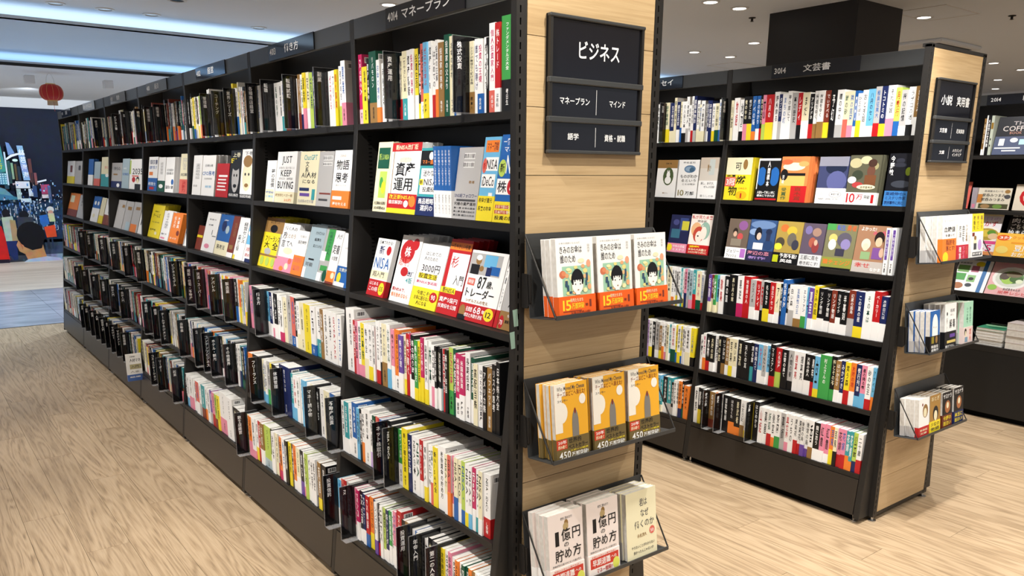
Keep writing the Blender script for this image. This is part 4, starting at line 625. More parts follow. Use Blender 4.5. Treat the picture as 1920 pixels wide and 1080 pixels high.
# ------------------------------------------------------------------ bookcases
SZ = {1: 1.537, 2: 1.272, 3: 1.008, 4: .748, 5: .470, 6: .205}
TOP, HB = 1.847, 1.787
def prof(z): return .049-.104*max(0, 1.52-z)
Y0 = .034
def side_poly(): return [(prof(.02), .02), (.195, .02), (.195, TOP), (.049, TOP), (.049, 1.52)]
def slot_strip(par, y, x, z0=.2, z1=1.78, near=True):
    g = G(); z = z0
    while z < z1: g.box((x, y-.0012, z), (x+.011, y+.0008, z+.003)); z += .0125
    g.obj('slot_row', M_BLACK, par)
def bay(x0, yb, header, lab, near=True):
    t = empty('bookcase_bay', (x0, yb, 0), lab, 'bookcase', 'bookcase bays standing in rows')
    for y in (0, .9):
        if y == .9 and lab.find('last') < 0 and True:
            continue
        g = G(); g.prism(side_poly(), y-.013, y+.013); bevel(g.obj('side_panel', M_METAL, t), .002)
    g = G(); g.box((.183, .0135, .03), (.194, .8865, TOP-.002)); g.obj('back_panel', M_INNER, t)
    for k, z in SZ.items():
        g = G(); x = prof(z)
        g.box((x+.0015, .014, z-.018), (.1825, .886, z-.0005)); g.box((x, .014, z-.0185), (x+.0015, .886, z))
        g.obj('shelf', M_METAL, t)
    g = G(); g.box((.049, .014, HB), (.060, .886, TOP-.001)); bevel(g.obj('header_panel', M_HEAD, t), .0015)
    num, word = header.split(' ', 1)
    g = G(); g.box((.044, .273, HB+.002), (.0488, .677, TOP-.001)); sp = bevel(g.obj('sign_plate', M_GLOSS, t), .001)
    g = G(); g.text(num, .012, .019, .072, .043, .0003, (1, 1, 1)); n = len(word); g.obj('number', M_WHITE, sp, (.044, .677, HB+.002), (0, 0, -math.pi/2)); g = G()
    cx_ = .265 if num == '3013' else .215; g.text(word, cx_-.021*n, .016, cx_+.021*n, .046, .0002, (1, 1, 1)); g.obj('lettering', M_WHITE, sp, (.044, .677, HB+.002), (0, 0, -math.pi/2))
    g = G(); g.prism([(prof(.03), .035), (prof(.03)+.014, .035), (prof(.185)+.014, .184), (prof(.185), .184)], .0145, .8855); g.obj('kick_plate', M_KICK, t)
    g = G(); g.box((prof(.03)+.03, .0145, .002), (prof(.03)+.04, .8855, .034)); g.obj('toe_board', M_BLACK, t)
    for y in (.02, .88):
        g = G(); g.lathe([(.012, 0), (.012, .006), (.005, .008), (.005, .03)], n=10, o=(prof(.02)+.025, y, 0)); g.obj('foot', M_STEEL, t)
    if near:
        for xx in (.085,): slot_strip(t, .886, xx, .9, 1.5)
    return t
ORD = ['first', 'second', 'third', 'fourth', 'fifth', 'sixth', 'seventh']
for k in range(7):
    bay(0, Y0+.9*k, HEADERS[k], '%s bay of the long left bookcase%s, counting from the wooden end panel' % (ORD[k], ', the last' if k == 6 else ''), k < 3)
for k in range(3):
    bay(1.896, Y0+.03+.9*k, HEADERS[7+k], '%s bay of the middle bookcase%s, counting from its wooden end panel' % (ORD[k], ', the last' if k == 2 else ''), k < 2)
# near bays of the faces turned away: their splayed side panels show beside the wooden ends
for x0, yb, wd, lab in ((0, Y0, .4, 'left'), (1.896, Y0+.03, .395, 'middle')):
    t = empty('bookcase_bay', (x0+wd, yb, 0), 'splayed bay on the reverse side of the %s bookcase, right of its wooden end' % lab, 'bookcase', 'bookcase bays standing in rows')
    for y in (0, .9):
        g = G(); g.prism([(-a+.001, b) for a, b in side_poly()][::-1], y-.013, y+.013); bevel(g.obj('side_panel', M_METAL, t), .002)
    for k, z in SZ.items():
        g = G(); x = prof(z); g.box((-.182, .014, z-.018), (-x, .886, z)); g.obj('shelf', M_METAL, t)
    g = G(); g.box((-.06, .014, HB), (-.049, .886, TOP-.001)); g.obj('header_panel', M_HEAD, t)
    g = G(); g.prism([(-prof(.185), .184), (-prof(.185)-.014, .184), (-prof(.03)-.014, .035), (-prof(.03), .035)], .0145, .8855); g.obj('kick_plate', M_KICK, t)
    g = G(); g.lathe([(.012, 0), (.012, .006), (.005, .008), (.005, .03)], n=10, o=(-prof(.02)-.02, .005, 0)); g.obj('foot', M_STEEL, t)

def end_panel(x0, y0, wd, lab):
    t = empty('end_panel', (x0, y0, 0), lab, 'panel')
    g = G(); g.box((0, 0, 0), (wd, .012, .1485)); me = g.mesh('plank', [M_PANEL])
    for k in range(12):
        o = bpy.data.objects.new('plank', me); C.objects.link(o); o.parent = t; o.location = (0, 0, .0385+.15*k)
    g = G(); g.box((.002, .0125, .04), (wd-.002, .016, 1.835)); g.obj('backing', M_BLACK, t)
    for xa in (-.030, wd+.002):
        g = G(); b = xa
        g.box((b, .0, .02), (b+.009, .018, TOP)); g.box((b+.013, 0, .02), (b+.028, .018, TOP)) if xa < 0 else g.box((b+.013, 0, .02), (b+.028, .018, TOP))
        z = .02
        while z < TOP-.012: g.box((b+.009, .0, z), (b+.013, .018, z+.0105)); z += .025
        g.box((b, .0185, .02), (b+.028, .0205, TOP)); g.obj('slotted_post', M_METAL, t)
    g = G(); g.box((-.03, 0, TOP-.0085), (wd+.03, .03, TOP+.004)); g.obj('top_cap', M_METAL, t)
    g = G(); g.box((-.002, .001, .022), (wd+.002, .02, .037)); g.obj('bottom_rail', M_METAL, t)
    for xa in (-.016, wd+.016):
        g = G(); g.lathe([(.016, 0), (.016, .004), (.006, .007), (.006, .022)], n=12, o=(xa, .01, 0)); g.obj('foot', M_STEEL, t)
    return t
end_panel(0, 0, .4, 'tall oak slatted end panel of the left bookcase carrying the business sign')
end_panel(1.896, .031, .395, 'tall oak slatted end panel of the middle bookcase carrying the novels sign')

def sign(x, y, rows, lab):
    t = empty('category_sign', (x, y, 1.437), lab, 'sign')
    W_, H_ = .296, .300
    g = G(); g.box((0, -.001, 0), (W_, .008, H_)); bevel(g.obj('frame', M_BLACK, t), .001)
    for z in (0, .069, .154, .292):
        g = G(); g.box((-.003, -.012, z), (W_+.003, .001, z+(.008 if z in (0, .292) else .013))); bevel(g.obj('rail', M_HEAD, t), .002)
    for xx in (-.001, W_-.007):
        g = G(); g.box((xx, -.009, .008), (xx+.008, -.0012, .292)); g.obj('side_rail', M_METAL, t)
    for (z0, z1), texts in zip(((.167, .292), (.082, .154), (.008, .069)), rows):
        g = G(); g.box((.008, -.004, z0+.0005), (W_-.008, -.0012, z1-.0005)); p = g.obj('plate', M_GLOSS, t)
        g = G()
        for s_ in texts:
            g = G(); a, b, c_, d, tx = s_; g.text(tx, a*W_, z0+b*(z1-z0), c_*W_, z0+d*(z1-z0), .0045, (1, 1, 1)); g.obj('lettering', M_WHITE, p)
        g = G()
        if len(texts) > 1 and z0 < .1: g.poly2([(W_/2-.0006, z0+.008), (W_/2+.0006, z0+.008), (W_/2+.0006, z1-.008), (W_/2-.0006, z1-.008)], .0045, (1, 1, 1))
        if g.n: g.obj('divider_line', M_WHITE, p)
sign(.052, -.009, [[(.28, .34, .75, .68, 'ビジネス')], [(.11, .38, .43, .62, 'マネープラン'), (.64, .38, .83, .62, 'マインド')], [(.2, .38, .32, .64, '語学'), (.6, .36, .84, .64, '資格・就職')]],
     'black three-row sign reading business in white katakana on the near oak end')
sign(1.93, .022, [[(.12, .32, .42, .62, '小説'), (.54, .32, .9, .62, '実用書')], [(.18, .38, .38, .62, '文芸書'), (.64, .38, .86, .62, '趣味実用')], [(.24, .38, .38, .62, '文庫'), (.60, .52, .86, .74, 'ハウジング'), (.60, .26, .86, .48, 'インテリア')]],
     'black three-row sign reading novels and practical books on the far oak end')

def rack(x0, y0, zb, wd, lab):
    t = empty('book_rack', (x0, y0, zb), lab, 'rack', 'wall racks on the oak end panels')
    wd2 = wd+.012
    g = G(); g.add([(-.012, -.036, 0), (wd2, -.036, 0), (wd2, -.016, .192), (-.012, -.016, .192), (-.012, -.034, 0), (wd2, -.034, 0), (wd2, -.014, .192), (-.012, -.014, .192)],
                   [(0, 1, 2, 3), (7, 6, 5, 4), (0, 4, 5, 1), (3, 2, 6, 7), (0, 3, 7, 4), (1, 5, 6, 2)]); g.obj('back_plate', M_HEAD, t)
    g = G(); g.add([(-.012, -.036, 0), (wd2, -.036, 0), (wd2, -.128, .010), (-.012, -.128, .010), (-.012, -.036, -.002), (wd2, -.036, -.002), (wd2, -.128, .008), (-.012, -.128, .008)],
                   [(3, 2, 1, 0), (4, 5, 6, 7), (0, 1, 5, 4), (2, 3, 7, 6), (1, 2, 6, 5), (3, 0, 4, 7)]); g.obj('ledge', M_HEAD, t)
    g = G(); g.box((-.012, -.131, .007), (wd2, -.128, .017)); g.obj('front_lip', M_HEAD, t)
    for xx in (-.013, wd2+.001):
        g = G(); g.tube((xx, -.016, .190), (xx, -.128, .012), .0022); g.obj('wire', M_METAL, t)
    for xx in (-.012, wd+.008):
        g = G(); g.add([(xx, -.003, .10), (xx, -.035, .10), (xx, -.036, .035), (xx, -.024, .02), (xx, -.003, .02), (xx+.004, -.003, .10), (xx+.004, -.035, .10), (xx+.004, -.036, .035), (xx+.004, -.024, .02), (xx+.004, -.003, .02)],
                       [(0, 1, 2, 3, 4), (9, 8, 7, 6, 5)]+[(i, i+5, (i+1) % 5+5, (i+1) % 5) for i in range(5)]); g.obj('bracket', M_METAL, t)
for nm, z in (('top', 1.065), ('middle', .720), ('bottom', .378)):
    rack(0, 0, z, .4, '%s black sheet-metal rack with angled wires on the near oak panel' % nm)
for nm, z in (('top', 1.065), ('middle', .720), ('bottom', .380)):
    rack(1.896, .031, z, .395, '%s black sheet-metal rack with angled wires on the far oak panel' % nm)
for z, dx, lab in ((1.04, .004, 'upper strip of pale green tape on the slotted post'), (.987, -.004, 'lower strip of pale green tape on the slotted post')):
    g = G(); g.add([(-.036+dx, -.0012, 0), (-.024+dx, -.0014, .001), (-.027+dx, -.0014, .042), (-.041+dx, -.0012, .040)], [(0, 1, 2, 3)]); o = g.obj('green_tape', M_TAPE, None, (0, 0, z)); tag(o, lab, 'tape')
    s_ = o.modifiers.new('thickness', 'SOLIDIFY'); s_.thickness = .0004; s_.offset = 0

# right display unit (deep, tiered)
XC = 3.755
t = empty('magazine_display', (XC, Y0-.02, 0), 'deep dark tiered magazine display at the right picture edge', 'bookcase')
for y in (0, .9, 1.8):
    g = G(); g.prism([(0, .02), (.62, .02), (.62, TOP), (.30, TOP), (.30, 1.75), (.17, 1.5), (.14, .70), (0, .42)], y-.013, y+.013); g.obj('side_panel', M_METAL, t)
for y in (0, .9):
    g = G(); g.box((.30, y+.014, 1.787), (.312, y+.886, TOP-.001)); g.obj('header_panel', M_HEAD, t)
    g = G(); g.box((.295, y+.314, 1.789), (.2998, y+.72, TOP-.001)); sp = g.obj('sign_plate', M_GLOSS, t)
    if y == 0:
        g = G(); g.text('2014', .02, .018, .078, .04, .0002, (1, 1, 1)); g.obj('number', M_WHITE, sp, (.295, .72, 1.789), (0, 0, -math.pi/2)); g = G(); g.text('料理', .19, .014, .26, .046, .0002, (1, 1, 1)); g.obj('lettering', M_WHITE, sp, (.295, .72, 1.789), (0, 0, -math.pi/2))
    for xa, z in ((.185, 1.500), (.225, 1.185), (.165, .920), (.095, .705)):
        g = G(); g.box((xa, y+.014, z-.02), (.60, y+.886, z)); g.obj('shelf', M_METAL, t)
    for xa, z in ((.165, .920), (.095, .705)):     # slanted decks behind the magazines
        g = G(); g.box((xa-.004, y+.014, z-.022), (xa, y+.886, z+.012)); g.obj('lip', M_METAL, t)
    g = G(); g.box((0, y+.014, .395), (.60, y+.886, .43)); g.obj('shelf', M_METAL, t)
    g = G(); g.box((.0, y+.014, .035), (.014, y+.886, .394)); g.obj('kick_plate', M_INNER, t)
    g = G(); g.box((.60, y+.014, .03), (.61, y+.886, TOP)); g.obj('back_panel', M_INNER, t)
    g = G(); g.box((.03, y+.014, .002), (.04, y+.886, .034)); g.obj('toe_board', M_BLACK, t)

# ------------------------------------------------------------------ books
def parse(c):
    c = SPECIAL.get(c, c); it = c.split('|'); out = []
    for s_ in it[1:]:
        p = s_.split(' ')
        k = p[0]
        if k == '#bar': out.append(('bar', *map(float, p[1:5]))); continue
        out.append((k, *map(float, p[1:5]), p[5], ' '.join(p[6:])))
    return it[0], out
def draw(g, items, w_, h_, z0, clip=None):
    z = z0
    for it in items:
        z += .00007; k = it[0]; a, b, c_, d = [v/100 for v in it[1:5]]
        if k == 'bar':
            r_ = random.Random(5); x = a
            g.poly2([(a*w_, b*h_), (c_*w_, b*h_), (c_*w_, d*h_), (a*w_, d*h_)], z, PAL['W'])
            while x < c_-.02: ww = r_.choice((.015, .03)); g.poly2([(x*w_, (b+.01)*h_), ((x+ww)*w_, (b+.01)*h_), ((x+ww)*w_, (d-.01)*h_), (x*w_, (d-.01)*h_)], z+.00007, PAL['K']); x += ww+.02
            continue
        cc = col(it[5])
        if k == 'r': g.poly2([(a*w_, b*h_), (c_*w_, b*h_), (c_*w_, d*h_), (a*w_, d*h_)], z, cc)
        elif k == 'e': g.poly2([((min(1, max(0, a+c_*math.cos(t)))*w_), min(1, max(0, b+d*math.sin(t)))*h_) for t in [6.2832*i/16 for i in range(16)]], z, cc)
        else: g.text(it[6], a*w_, b*h_, c_*w_, d*h_, z, cc, k)
BOOKS = []
def wfac(kind, w_, h_, p): return w_*h_/depth_of(p)**2*(1 if kind != 'spine' else .75)
def add_book(kind, loc, rot, w_, h_, d, cover, label, group, boost=1., x0=0, cat='book', spinecol=None):
    ctr = Vector(loc)+Vector((0, 0, h_/2))
    BOOKS.append(dict(kind=kind, loc=loc, rot=rot, w=w_, h=h_, d=d, cover=cover, label=label, group=group, cat=cat, sc=spinecol,
                      score=boost*wfac(kind, w_, h_, ctr)*(1 if in_view(ctr) else .001)))
def geo(b, far):
    """cover, page block and paper band collectors, in the book's own frame (x across, -y towards the reader, z up)"""
    w_, h_, d = b['w'], b['h'], b['d']; cov, pg, bd = G(), G(), G(); t = .0009
    if b['kind'] == 'spine':
        base, band, title = b['cover']; cb = col(base); cs = cb if base not in 'W' else PAL['W']
        side = cb if base in 'KGRNBMYOgTVuAPSDl' else (lin('d8d6d2'))
        cov.box((0, 0, 0), (w_, t, h_), cb); cov.box((0, t, 0), (t, d, h_), side); cov.box((w_-t, t, 0), (w_, d, h_), side)
        pg.box((t, t, .001), (w_-t, d-.001, h_-.0012), lin('f4f1e8'), 1)
        bt = 0
        if band:
            bt = h_*b.get('bf', .3)*(1 if base != band else 1)
            cc = col(band); bd.box((-.0003, -.0004, 0), (w_+.0003, 0, bt), cc); bd.box((w_, 0, 0), (w_+.0003, d*.98, bt), cc); bd.box((-.0003, 0, 0), (0, d*.98, bt), cc)
        dark = base in 'KGRNBVMuTADg'
        tc = PAL['W'] if dark else PAL['K']
        if not dark and random.random() < .25: tc = col(random.choice('RBNGM'))
        if base == 'K' and random.random() < .3: tc = col('C')
        title = title.replace('_', ' '); ti = title if not far else title[:5]
        m_ = .14*w_
        ww = min(w_-2*m_, .013); xa = (w_-ww)/2
        ttop = h_*.93; tb = bt+h_*.1; need = len(ti)*ww*1.08
        tb = max(tb, ttop-max(need*1.25, .09)) if not far else max(tb, ttop-.11)
        if w_ > .004: cov.text(ti, xa, tb, xa+ww, ttop, .0002, tc, 'V' if ord(ti[0]) > 0x2e80 else 'D')
        if not far:
            au = ''.join(random.choice(FILL) for _ in range(3))
            if bt and w_ > .006: bd.text(au, xa+.1*ww, bt*.2, xa+ww*.9, min(bt*.8, bt*.2+3*ww), .0006, (PAL['W'] if band in 'RBNTKMGVOru' else PAL['K']), 'V')
            elif tb > h_*.28 and w_ > .006: cov.text(au, xa+.15*ww, h_*.06, xa+ww*.85, h_*.06+3*ww*.8, .0002, tc, 'V')
            # barcode box on the back cover, next to the spine
            x_ = w_+.0002
            for k in range(9): y_ = .012+k*.0028; cov.add([(x_+.0001, y_, h_-.022), (x_+.0001, y_+.0014+.0006*(k % 3), h_-.022), (x_+.0001, y_+.0014+.0006*(k % 3), h_-.010), (x_+.0001, y_, h_-.010)], [(0, 1, 2, 3)], PAL['K'])
            cov.add([(x_, .009, h_-.025), (x_, .04, h_-.025), (x_, .04, h_-.008), (x_, .009, h_-.008)], [(0, 1, 2, 3)], PAL['W'])
    else:
        base, items = parse(b['cover']); cb = col(base)
        side = col(b['sc']) if b['sc'] else cb
        cov.box((0, 0, 0), (w_, t, h_), cb); cov.box((0, d-t, 0), (w_, d, h_), cb); cov.box((w_-t, t, 0), (w_, d-t, h_), side)
        pg.box((.001, t, .001), (w_-t, d-t, h_-.0012), lin('f4f1e8'), 1)
        btop = 0; bi = None
        for i, it in enumerate(items):
            if it[0] == 'r' and it[1] == 0 and it[2] == 0 and it[3] == 100 and 18 <= it[4] <= 55: btop = it[4]; bi = i
        ci, bdi = items, []
        if bi is not None:
            ci = [it for i, it in enumerate(items) if i < bi]; rest = items[bi+1:]
            bdi = [it for it in rest if (it[4] <= btop+.5 if it[0] != 'e' else it[2] <= btop)]; ci += [it for it in rest if it not in bdi]
            bt = btop/100*h_; bc = col(items[bi][5])
            bd.box((-.0004, -.0006-.00007*len(ci)*0, 0), (w_+.0004, 0, bt), bc); bd.box((-.0004, 0, 0), (-.0001, d*.9, bt), bc); bd.box((w_+.0001, 0, 0), (w_+.0004, d, bt), bc)
            draw(bd, bdi, w_, h_, .0007)
        draw(cov, ci, w_, h_, .0001)
        if bi is not None:                      # the band lies over the printed cover
            zz = .0001+.00007*(len(ci)+2)
            if zz > .0006:
                for v in bd.V: v[:, 1] -= np.where(v[:, 1] < -.0002, zz-.0005, 0)
    return cov, pg, bd
SHN = {1: 'top', 2: 'second', 3: 'third', 4: 'fourth', 5: 'fifth', 6: 'lowest'}
BAYN = {'A': ['the near money bay', 'the work-style bay', 'the management bay', 'the fourth left bay', 'the fifth left bay', 'the sixth left bay', 'the last left bay'], 'B': ['the fiction bay', 'the essay bay', 'the hidden novel bay']}
XU = {'A': 0, 'B': 1.896}; YU = {'A': Y0, 'B': Y0+.03}
def ordn(n): return '%d%s' % (n, 'th' if 10 <= n % 100 <= 20 else {1: 'st', 2: 'nd', 3: 'rd'}.get(n % 10, 'th'))
RZ = -math.pi/2
def spine_at(u, s, y, w_, base, band, hh, title, lab, grp, boost=1., bf=None):
    z = SZ[s]; x = XU[u]+prof(z)+.010+random.uniform(-.004, .004)
    d = min(.128 if hh < .2 else .148, XU[u]+.180-x)
    add_book('spine', (x, y, z+.0003), (0, 0, RZ), w_-.0004, hh, d, (base, band, title), lab, grp, boost)
    BOOKS[-1]['bf'] = bf or random.uniform(.2, .4)
def bands(base):
    return
for key, (ystart, spec) in SPINES.items():
    u, bk, s = key[0], int(key[1]), int(key[2]); y = ystart/1000
    for i, tok in enumerate(spec.split(' ')):
        w_, c, h_, ti = tok.split(':'); w_ = int(w_)/1000; base, band = (c.split('/')+[None])[:2]
        w2 = max(.006, w_)
        if band == base: band = None
        lab = '%s spined book%s, %s from the left, %s shelf of %s' % (NAMES[base], ' with %s band' % NAMES[band] if band else '', ordn(i+1), SHN[s], BAYN[u][bk])
        hh = int(h_)/100 - .002+random.uniform(-.002, .002)
        lo_, hi_ = YU[u]+.9*bk+.014, YU[u]+.9*(bk+1)-.014; w3 = min(y, hi_)-max(y-w_, lo_)
        if w3 > .005: spine_at(u, s, min(y, hi_), min(w2, w3), base, band, hh, ti, lab, 'books on the %s shelf of %s' % (SHN[s], BAYN[u][bk]), 1.2 if u == 'A' else 1.)
        y -= w_
MIX = {('A', 1): 'WWWWWWWCCCYYlEWA', ('A', 4): 'WWWWWSPCBEYOrWWW', ('A', 5): 'WWWWSCBTOEWN', ('A', 6): 'WWWWWYPOrCKREATS', ('B', 1): 'WWWWWECWRtNWCN', ('B', 4): 'WWtCTWWPEt', ('B', 5): 'WWWYCATLKE', ('B', 6): 'WSPOWEKTW'}
FARMIX = 'WWWCCEKNAuBGTRYEK'
for u, nb in (('A', 7), ('B', 3)):
    for bk in range(nb):
        for s in (1, 4, 5, 6):
            if '%s%d%d' % (u, bk, s) in SPINES: continue
            y = YU[u]+.9*(bk+1)-.016; i = 0
            end = YU[u]+.9*bk+.018
            rr = random.Random(bk*100+s*7+(u == 'B')*999)
            pal = MIX[(u, s)] if (u == 'B' or bk < 3) else FARMIX
            while True:
                w_ = rr.choice((.011, .013, .015, .017, .019, .022, .03))
                if y-w_ < end: break
                base = rr.choice(pal); band = rr.choice([None]*5+list('WCEW')+list('RYBOTPGNK')); band = None if band == base else band
                if bk >= 2 and u == 'A' and rr.random() < .22: base = 'K'
                hh = rr.choice((.17, .184, .186, .188, .19, .19, .21 if s == 1 else .188)); ti = ''.join(rr.choice(FILL) for _ in range(rr.choice((5, 6, 8)))); i += 1
                lab = '%s spined book%s, %s from the left, %s shelf of %s' % (NAMES[base], ' with %s band' % NAMES[band] if band else '', ordn(i), SHN[s], BAYN[u][bk])
                spine_at(u, s, y, w_, base, band, hh, ti, lab, 'books on the %s shelf of %s' % (SHN[s], BAYN[u][bk]))
                y -= w_
# books shown face out on the second and third shelves
nS = 0
for (u, s, y, w_, h_, n, desc, cov) in FACES:
    y /= 1000; w_ /= 1000; h_ /= 1000; bk = min(6, max(0, int((y-w_/2-YU[u])/.9))); z = SZ[s]
    y = min(y, YU[u]+.9*(bk+1)-.016)
    if y-w_ < YU[u]+.9*bk+.016: y = YU[u]+.9*bk+.016+w_
    where = '%s shelf of %s' % (SHN[s], BAYN[u][bk])
    if desc == '@S':
        nS += 1; x = XU[u]+prof(z)+.012
        sl = (u, s) == ('A', 3)
        add_book('face', (x+(.012 if sl else 0), y, z+.0005), (-math.radians(17) if sl else 0, 0, RZ), w_-.0006, h_, .018 if sl else min(.13, XU[u]+.18-x), cov, 'narrow upright spine, %s of the loose spines between covers, %s' % (ordn(nS), where), 'spines beside face-out books', 2.)
        continue
    lean = math.radians({('A', 2): 9, ('A', 3): 17, ('B', 2): 5, ('B', 3): 9}[(u, s)]); th = .016
    x = XU[u]+prof(z)+({2: .010, 3: .024}[s] if u == 'A' else .014)
    ex = .0 if (s == 2 or w_ > .1) else 0
    add_book('face', (x, y, z+.0005), (-lean, 0, RZ), w_-.001, h_, th, cov, '%s, face out on %s' % (desc, where), 'face-out books on the %s' % where, 2.5)
    room = XU[u]+.180-x-math.sin(lean)*h_*1.0
    k_ = min(n, int(max(0, room-th)/th*math.cos(lean)))
    for k in range(1, k_+1):
        add_book('face', (x+th*k*1.02/math.cos(lean), y-.0015*k*(1 if k % 2 else -.3), z+.0005), (-lean, 0, RZ), w_-.001, h_, th, SPECIAL.get(cov, cov).split('|')[0], '%s copy hidden behind the %s' % (ordn(k+1), desc), 'face-out books on the %s' % where, .25)
for (u, s, a, b) in (('B', 2, 1.42, 1.83), ('B', 2, 1.88, 2.73), ('B', 3, 1.50, 1.83), ('B', 3, 1.88, 2.73)):
    y = b; k = 0
    while y-.128 > a:
        k += 1; bg = 'WCEtRNYOT'[(k*5+s*2) % 9]; bd_ = 'RYBOW'[(k*3+s) % 5]; lean = math.radians(5 if s == 2 else 9)
        add_book('face', (1.896+prof(SZ[s])+.014, y, SZ[s]+.0005), (-lean, 0, RZ), .127, .188, .016, '%s|T 16 68 84 84 %s %s|r 30 48 70 62 %s|r 0 0 100 26 %s' % (bg, 'K' if bg in 'WCEtYO' else 'W', ''.join(random.choice(FILL) for _ in range(3)), bd_, bd_),
                 '%s cover with %s band, %s from the left on the %s shelf behind the near bookcase' % (NAMES[bg], NAMES[bd_], ordn(k), SHN[s]), 'covers hidden behind the near bookcase')
        y -= .134
for (x, zb, h_, tl) in ((3.955, 1503, .2, 12), (4.03, 1190, .16, 10), (3.97, 925, .24, 16), (3.88, 712, .22, 30)):
    for j, y in enumerate((.275, .88, 1.25, 1.5)):
        bg = 'WCYPtOrE'[(j*3+int(x*100)) % 8]
        if y == .88 and zb == 1503: continue
        add_book('face', (x, y-(.003 if y < 1 else -.05), zb/1000+.001), (-math.radians(tl), 0, RZ), .125 if y == .88 else .19, h_, .006, '%s|T 12 78 88 92 u %s|e 50 42 38 26 W|e 50 42 26 17 %s' % (bg, ''.join(random.choice(FILL) for _ in range(4)), 'gOYR'[j]),
                 '%s recipe magazine, %s along tier %s of the right display' % (NAMES[bg], ordn(j+1), {1503: 'one', 1190: 'two', 925: 'three', 712: 'four'}[zb]), 'magazines on the right display', .3, cat='magazine')
# racks on the end panels
LN = {1065: 'top', 720: 'middle', 378: 'bottom', 380: 'bottom'}; cnt = {}
for (u, zb, xl, w_, h_, n, pitch, desc, cov) in RACKS:
    x0 = XU[u]; y0 = 0 if u == 'A' else .031; w_ /= 1000; h_ /= 1000; th = pitch/1000-.0006; lean = math.radians(6)
    side = {'@K': 'W', '@CH': 'u', '@OK': 'W'}.get(cov); panel = 'near' if u == 'A' else 'far'
    cnt[(u, zb)] = cnt.get((u, zb), 0)+1; col_ = ['left', 'second', 'third', 'fourth'][cnt[(u, zb)]-1]
    lift = math.tan(math.radians(6))
    for k in range(n):
        yy = y0-.122+k*(pitch/1000)
        if yy+th > y0-.036: break
        zz = zb/1000+.0105+.0005-(k*pitch/1000)*lift*.9
        dx = -.002*k*(1 if k % 2 else -.4)
        lab = '%s, %s pile of %s rack, %s oak panel' % (desc, col_, LN[zb], panel) if k == 0 else '%s copy behind the front book, %s pile, %s rack, %s oak panel' % (ordn(k+1), col_, LN[zb], panel)
        c2 = cov if k == 0 else '%s|r 0 0 100 27 %s' % (SPECIAL.get(cov, cov).split('|')[0], {'@K': '#e8601c', '@CH': '#6c5c34', '@OK': 'W'}.get(cov, 'E'))
        add_book('face', (x0+xl/1000+dx, yy, zz), (-lean, 0, 0), w_, h_-(.001 if k else 0), th, c2, lab, 'books in the %s rack of the %s oak panel' % (LN[zb], panel), 4. if k == 0 else 1.3, spinecol=side)
# magazines on the right display
nS = 0
for (x, y, w_, zb, h_, tilt, desc, cov) in MAGS:
    if desc == '@S':
        nS += 1; add_book('face', (x, y/1000, zb/1000), (0, 0, RZ), w_/1000-.001, h_/1000, .16, cov, 'tall cookbook spine, %s of the upright spines on the right display' % ordn(nS), 'spines on the right display', 2); continue
    add_book('face', (x, y/1000, zb/1000+.001), (-math.radians(tilt), 0, RZ), w_/1000, h_/1000, .006, cov, desc+', on the right display', 'magazines on the right display', 3, cat='magazine')
# flat piles on the low ledge of the right display
for k in range(6):
    add_book('face', (3.775+random.uniform(-.004, .004), .50+random.uniform(-.003, .003), .4305+.0165*(k+1)), (-math.pi/2, 0, RZ), .148, .205, .016, '#3f8a6a|e 40 60 40 20 #88b890|e 60 30 34 16 #2c6a4c|r 0 90 100 100 W' if k == 5 else 'W',
             'softcover lying flat, %s from the bottom of the green topped pile' % ordn(k+1), 'flat pile on the low ledge', 2, spinecol='W')
for k in range(4):
    add_book('face', (3.765+random.uniform(-.004, .004), .335+random.uniform(-.003, .003), .4305+.037*(k+1)), (-math.pi/2, 0, RZ), .130, .188, .0365, '#c8bcb8', 'thick rose grey book lying flat, %s from the bottom of its pile' % ordn(k+1), 'rose grey pile on the low ledge', 2, spinecol='#c8bcb8')
# one book shown face out in front of the lowest shelf, fourth bay
z = SZ[6]; add_book('face', (prof(z)-.085, 3.60, z-.055), (0, 0, 0), .085, .165, .014, 'W|T 24 88 60 93 D 図解|T 22 70 94 84 K 人材マネ|r 20 44 96 62 #b0a880|T 28 48 80 58 D 入門|T 20 30 80 38 E 人事|r 0 0 100 24 #4868a8|T 14 12 86 18 W 組織', 'white book with blue foot jutting out face on before the lowest shelf', 'display book', 6)

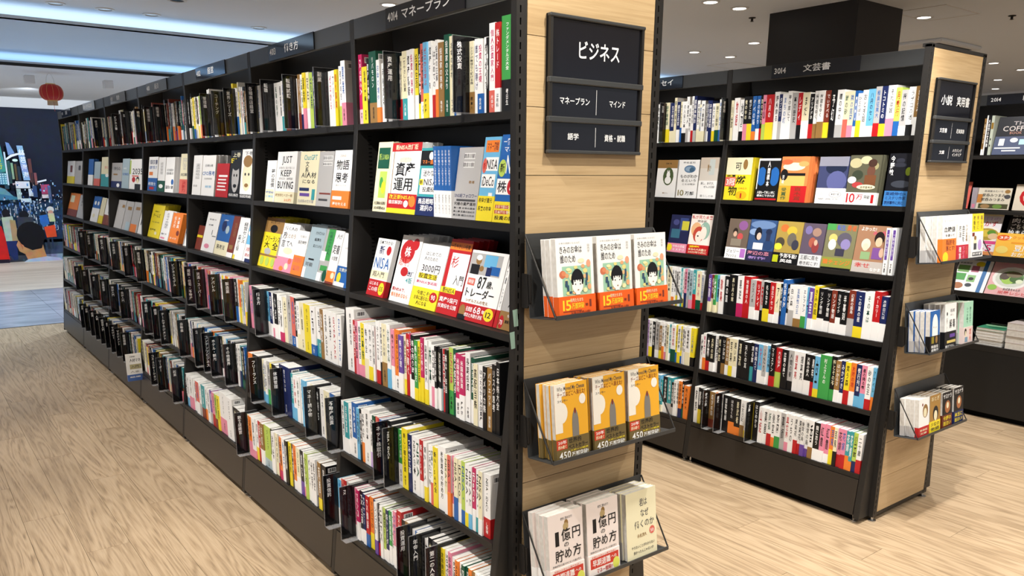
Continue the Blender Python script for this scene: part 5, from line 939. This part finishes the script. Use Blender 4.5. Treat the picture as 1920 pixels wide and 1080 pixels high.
BOOKS.sort(key=lambda b: -b['score'])
NIND = 300
rest = G(); used = set()
for i, b in enumerate(BOOKS):
    cov, pg, bd = geo(b, i >= NIND)
    if i < NIND:
        lab = b['label']; n = 2
        if len(lab.split()) > 16: lab = ' '.join(lab.split()[:16])
        while lab in used: lab = '%s, %s such' % (' '.join(b['label'].split()[:13]).rstrip(','), ordn(n)); n += 1
        used.add(lab)
        o = cov.obj(b['cat'], M_PRINT, None, b['loc'], b['rot']); tag(o, lab, b['cat'], b['group'])
        pg.obj('page_block', [M_PRINT, M_PAGE], o)
        if bd.n: bd.obj('paper_band', M_PRINT, o)
    else:
        mw = Matrix.Translation(b['loc']) @ Euler(b['rot']).to_matrix().to_4x4()
        for q in (cov, pg, bd):
            if q.n: rest.merge(q, mw)
o = rest.obj('book', [M_PRINT, M_PAGE]); tag(o, 'all remaining small and distant books packed along the shelves of both bookcases', 'book', None, 'stuff')

# ------------------------------------------------------------------ index dividers
for key, spec in FINS.items():
    u, s = key[0], int(key[1]); z = SZ[s]
    for di, tok in enumerate(sorted(spec.split(' '), key=lambda q: int(q.split(':')[0]))):
        y, tx = tok.split(':', 1); y = int(y)/1000; bk = min(6, max(0, int((y-YU[u])/.9))); H_ = .187
        x = XU[u]+prof(z)-.041
        lab = 'smoked divider reading %s, %s from near end, %s shelf row, %s' % (tx, ordn(di+1), SHN[s], 'left bookcase' if u == 'A' else 'middle bookcase')
        g = G(); g.box((0, 0, .004), (.105, .0022, H_)); pl_ = g.obj('index_divider', M_SMOKE, None, (x, y-.0012, z)); tag(pl_, lab, 'divider', 'index dividers between the books')
        g = G(); n = len(tx)
        if ord(tx[0]) < 0x2e80: g.text(tx, .013, H_-.012-.0085*n, .022, H_-.012, .0003, (1, 1, 1), 'D')
        else:
            c_ = min(.0155, (H_-.03)/n/1.08); g.text(tx, .012, H_-.012-c_*n*1.08, .012+min(.0155, c_*1.15), H_-.012, .0003, (1, 1, 1), 'V')
        g.obj('lettering', M_WHITE, pl_)
        g = G(); g.box((-.0012, -.0003, .001), (0, .0026, H_+.001)); g.box((0, -.0003, H_), (.105, .0026, H_+.001)); g.obj('clear_edge', M_CLEAR, pl_)
        g = G(); g.box((0, -.03, .0005), (.1, .0, .0022)); g.obj('foot_plate', M_CLEAR, pl_)
print('books', len(BOOKS), 'rest faces', len(rest.F), 'objects', len(bpy.data.objects))
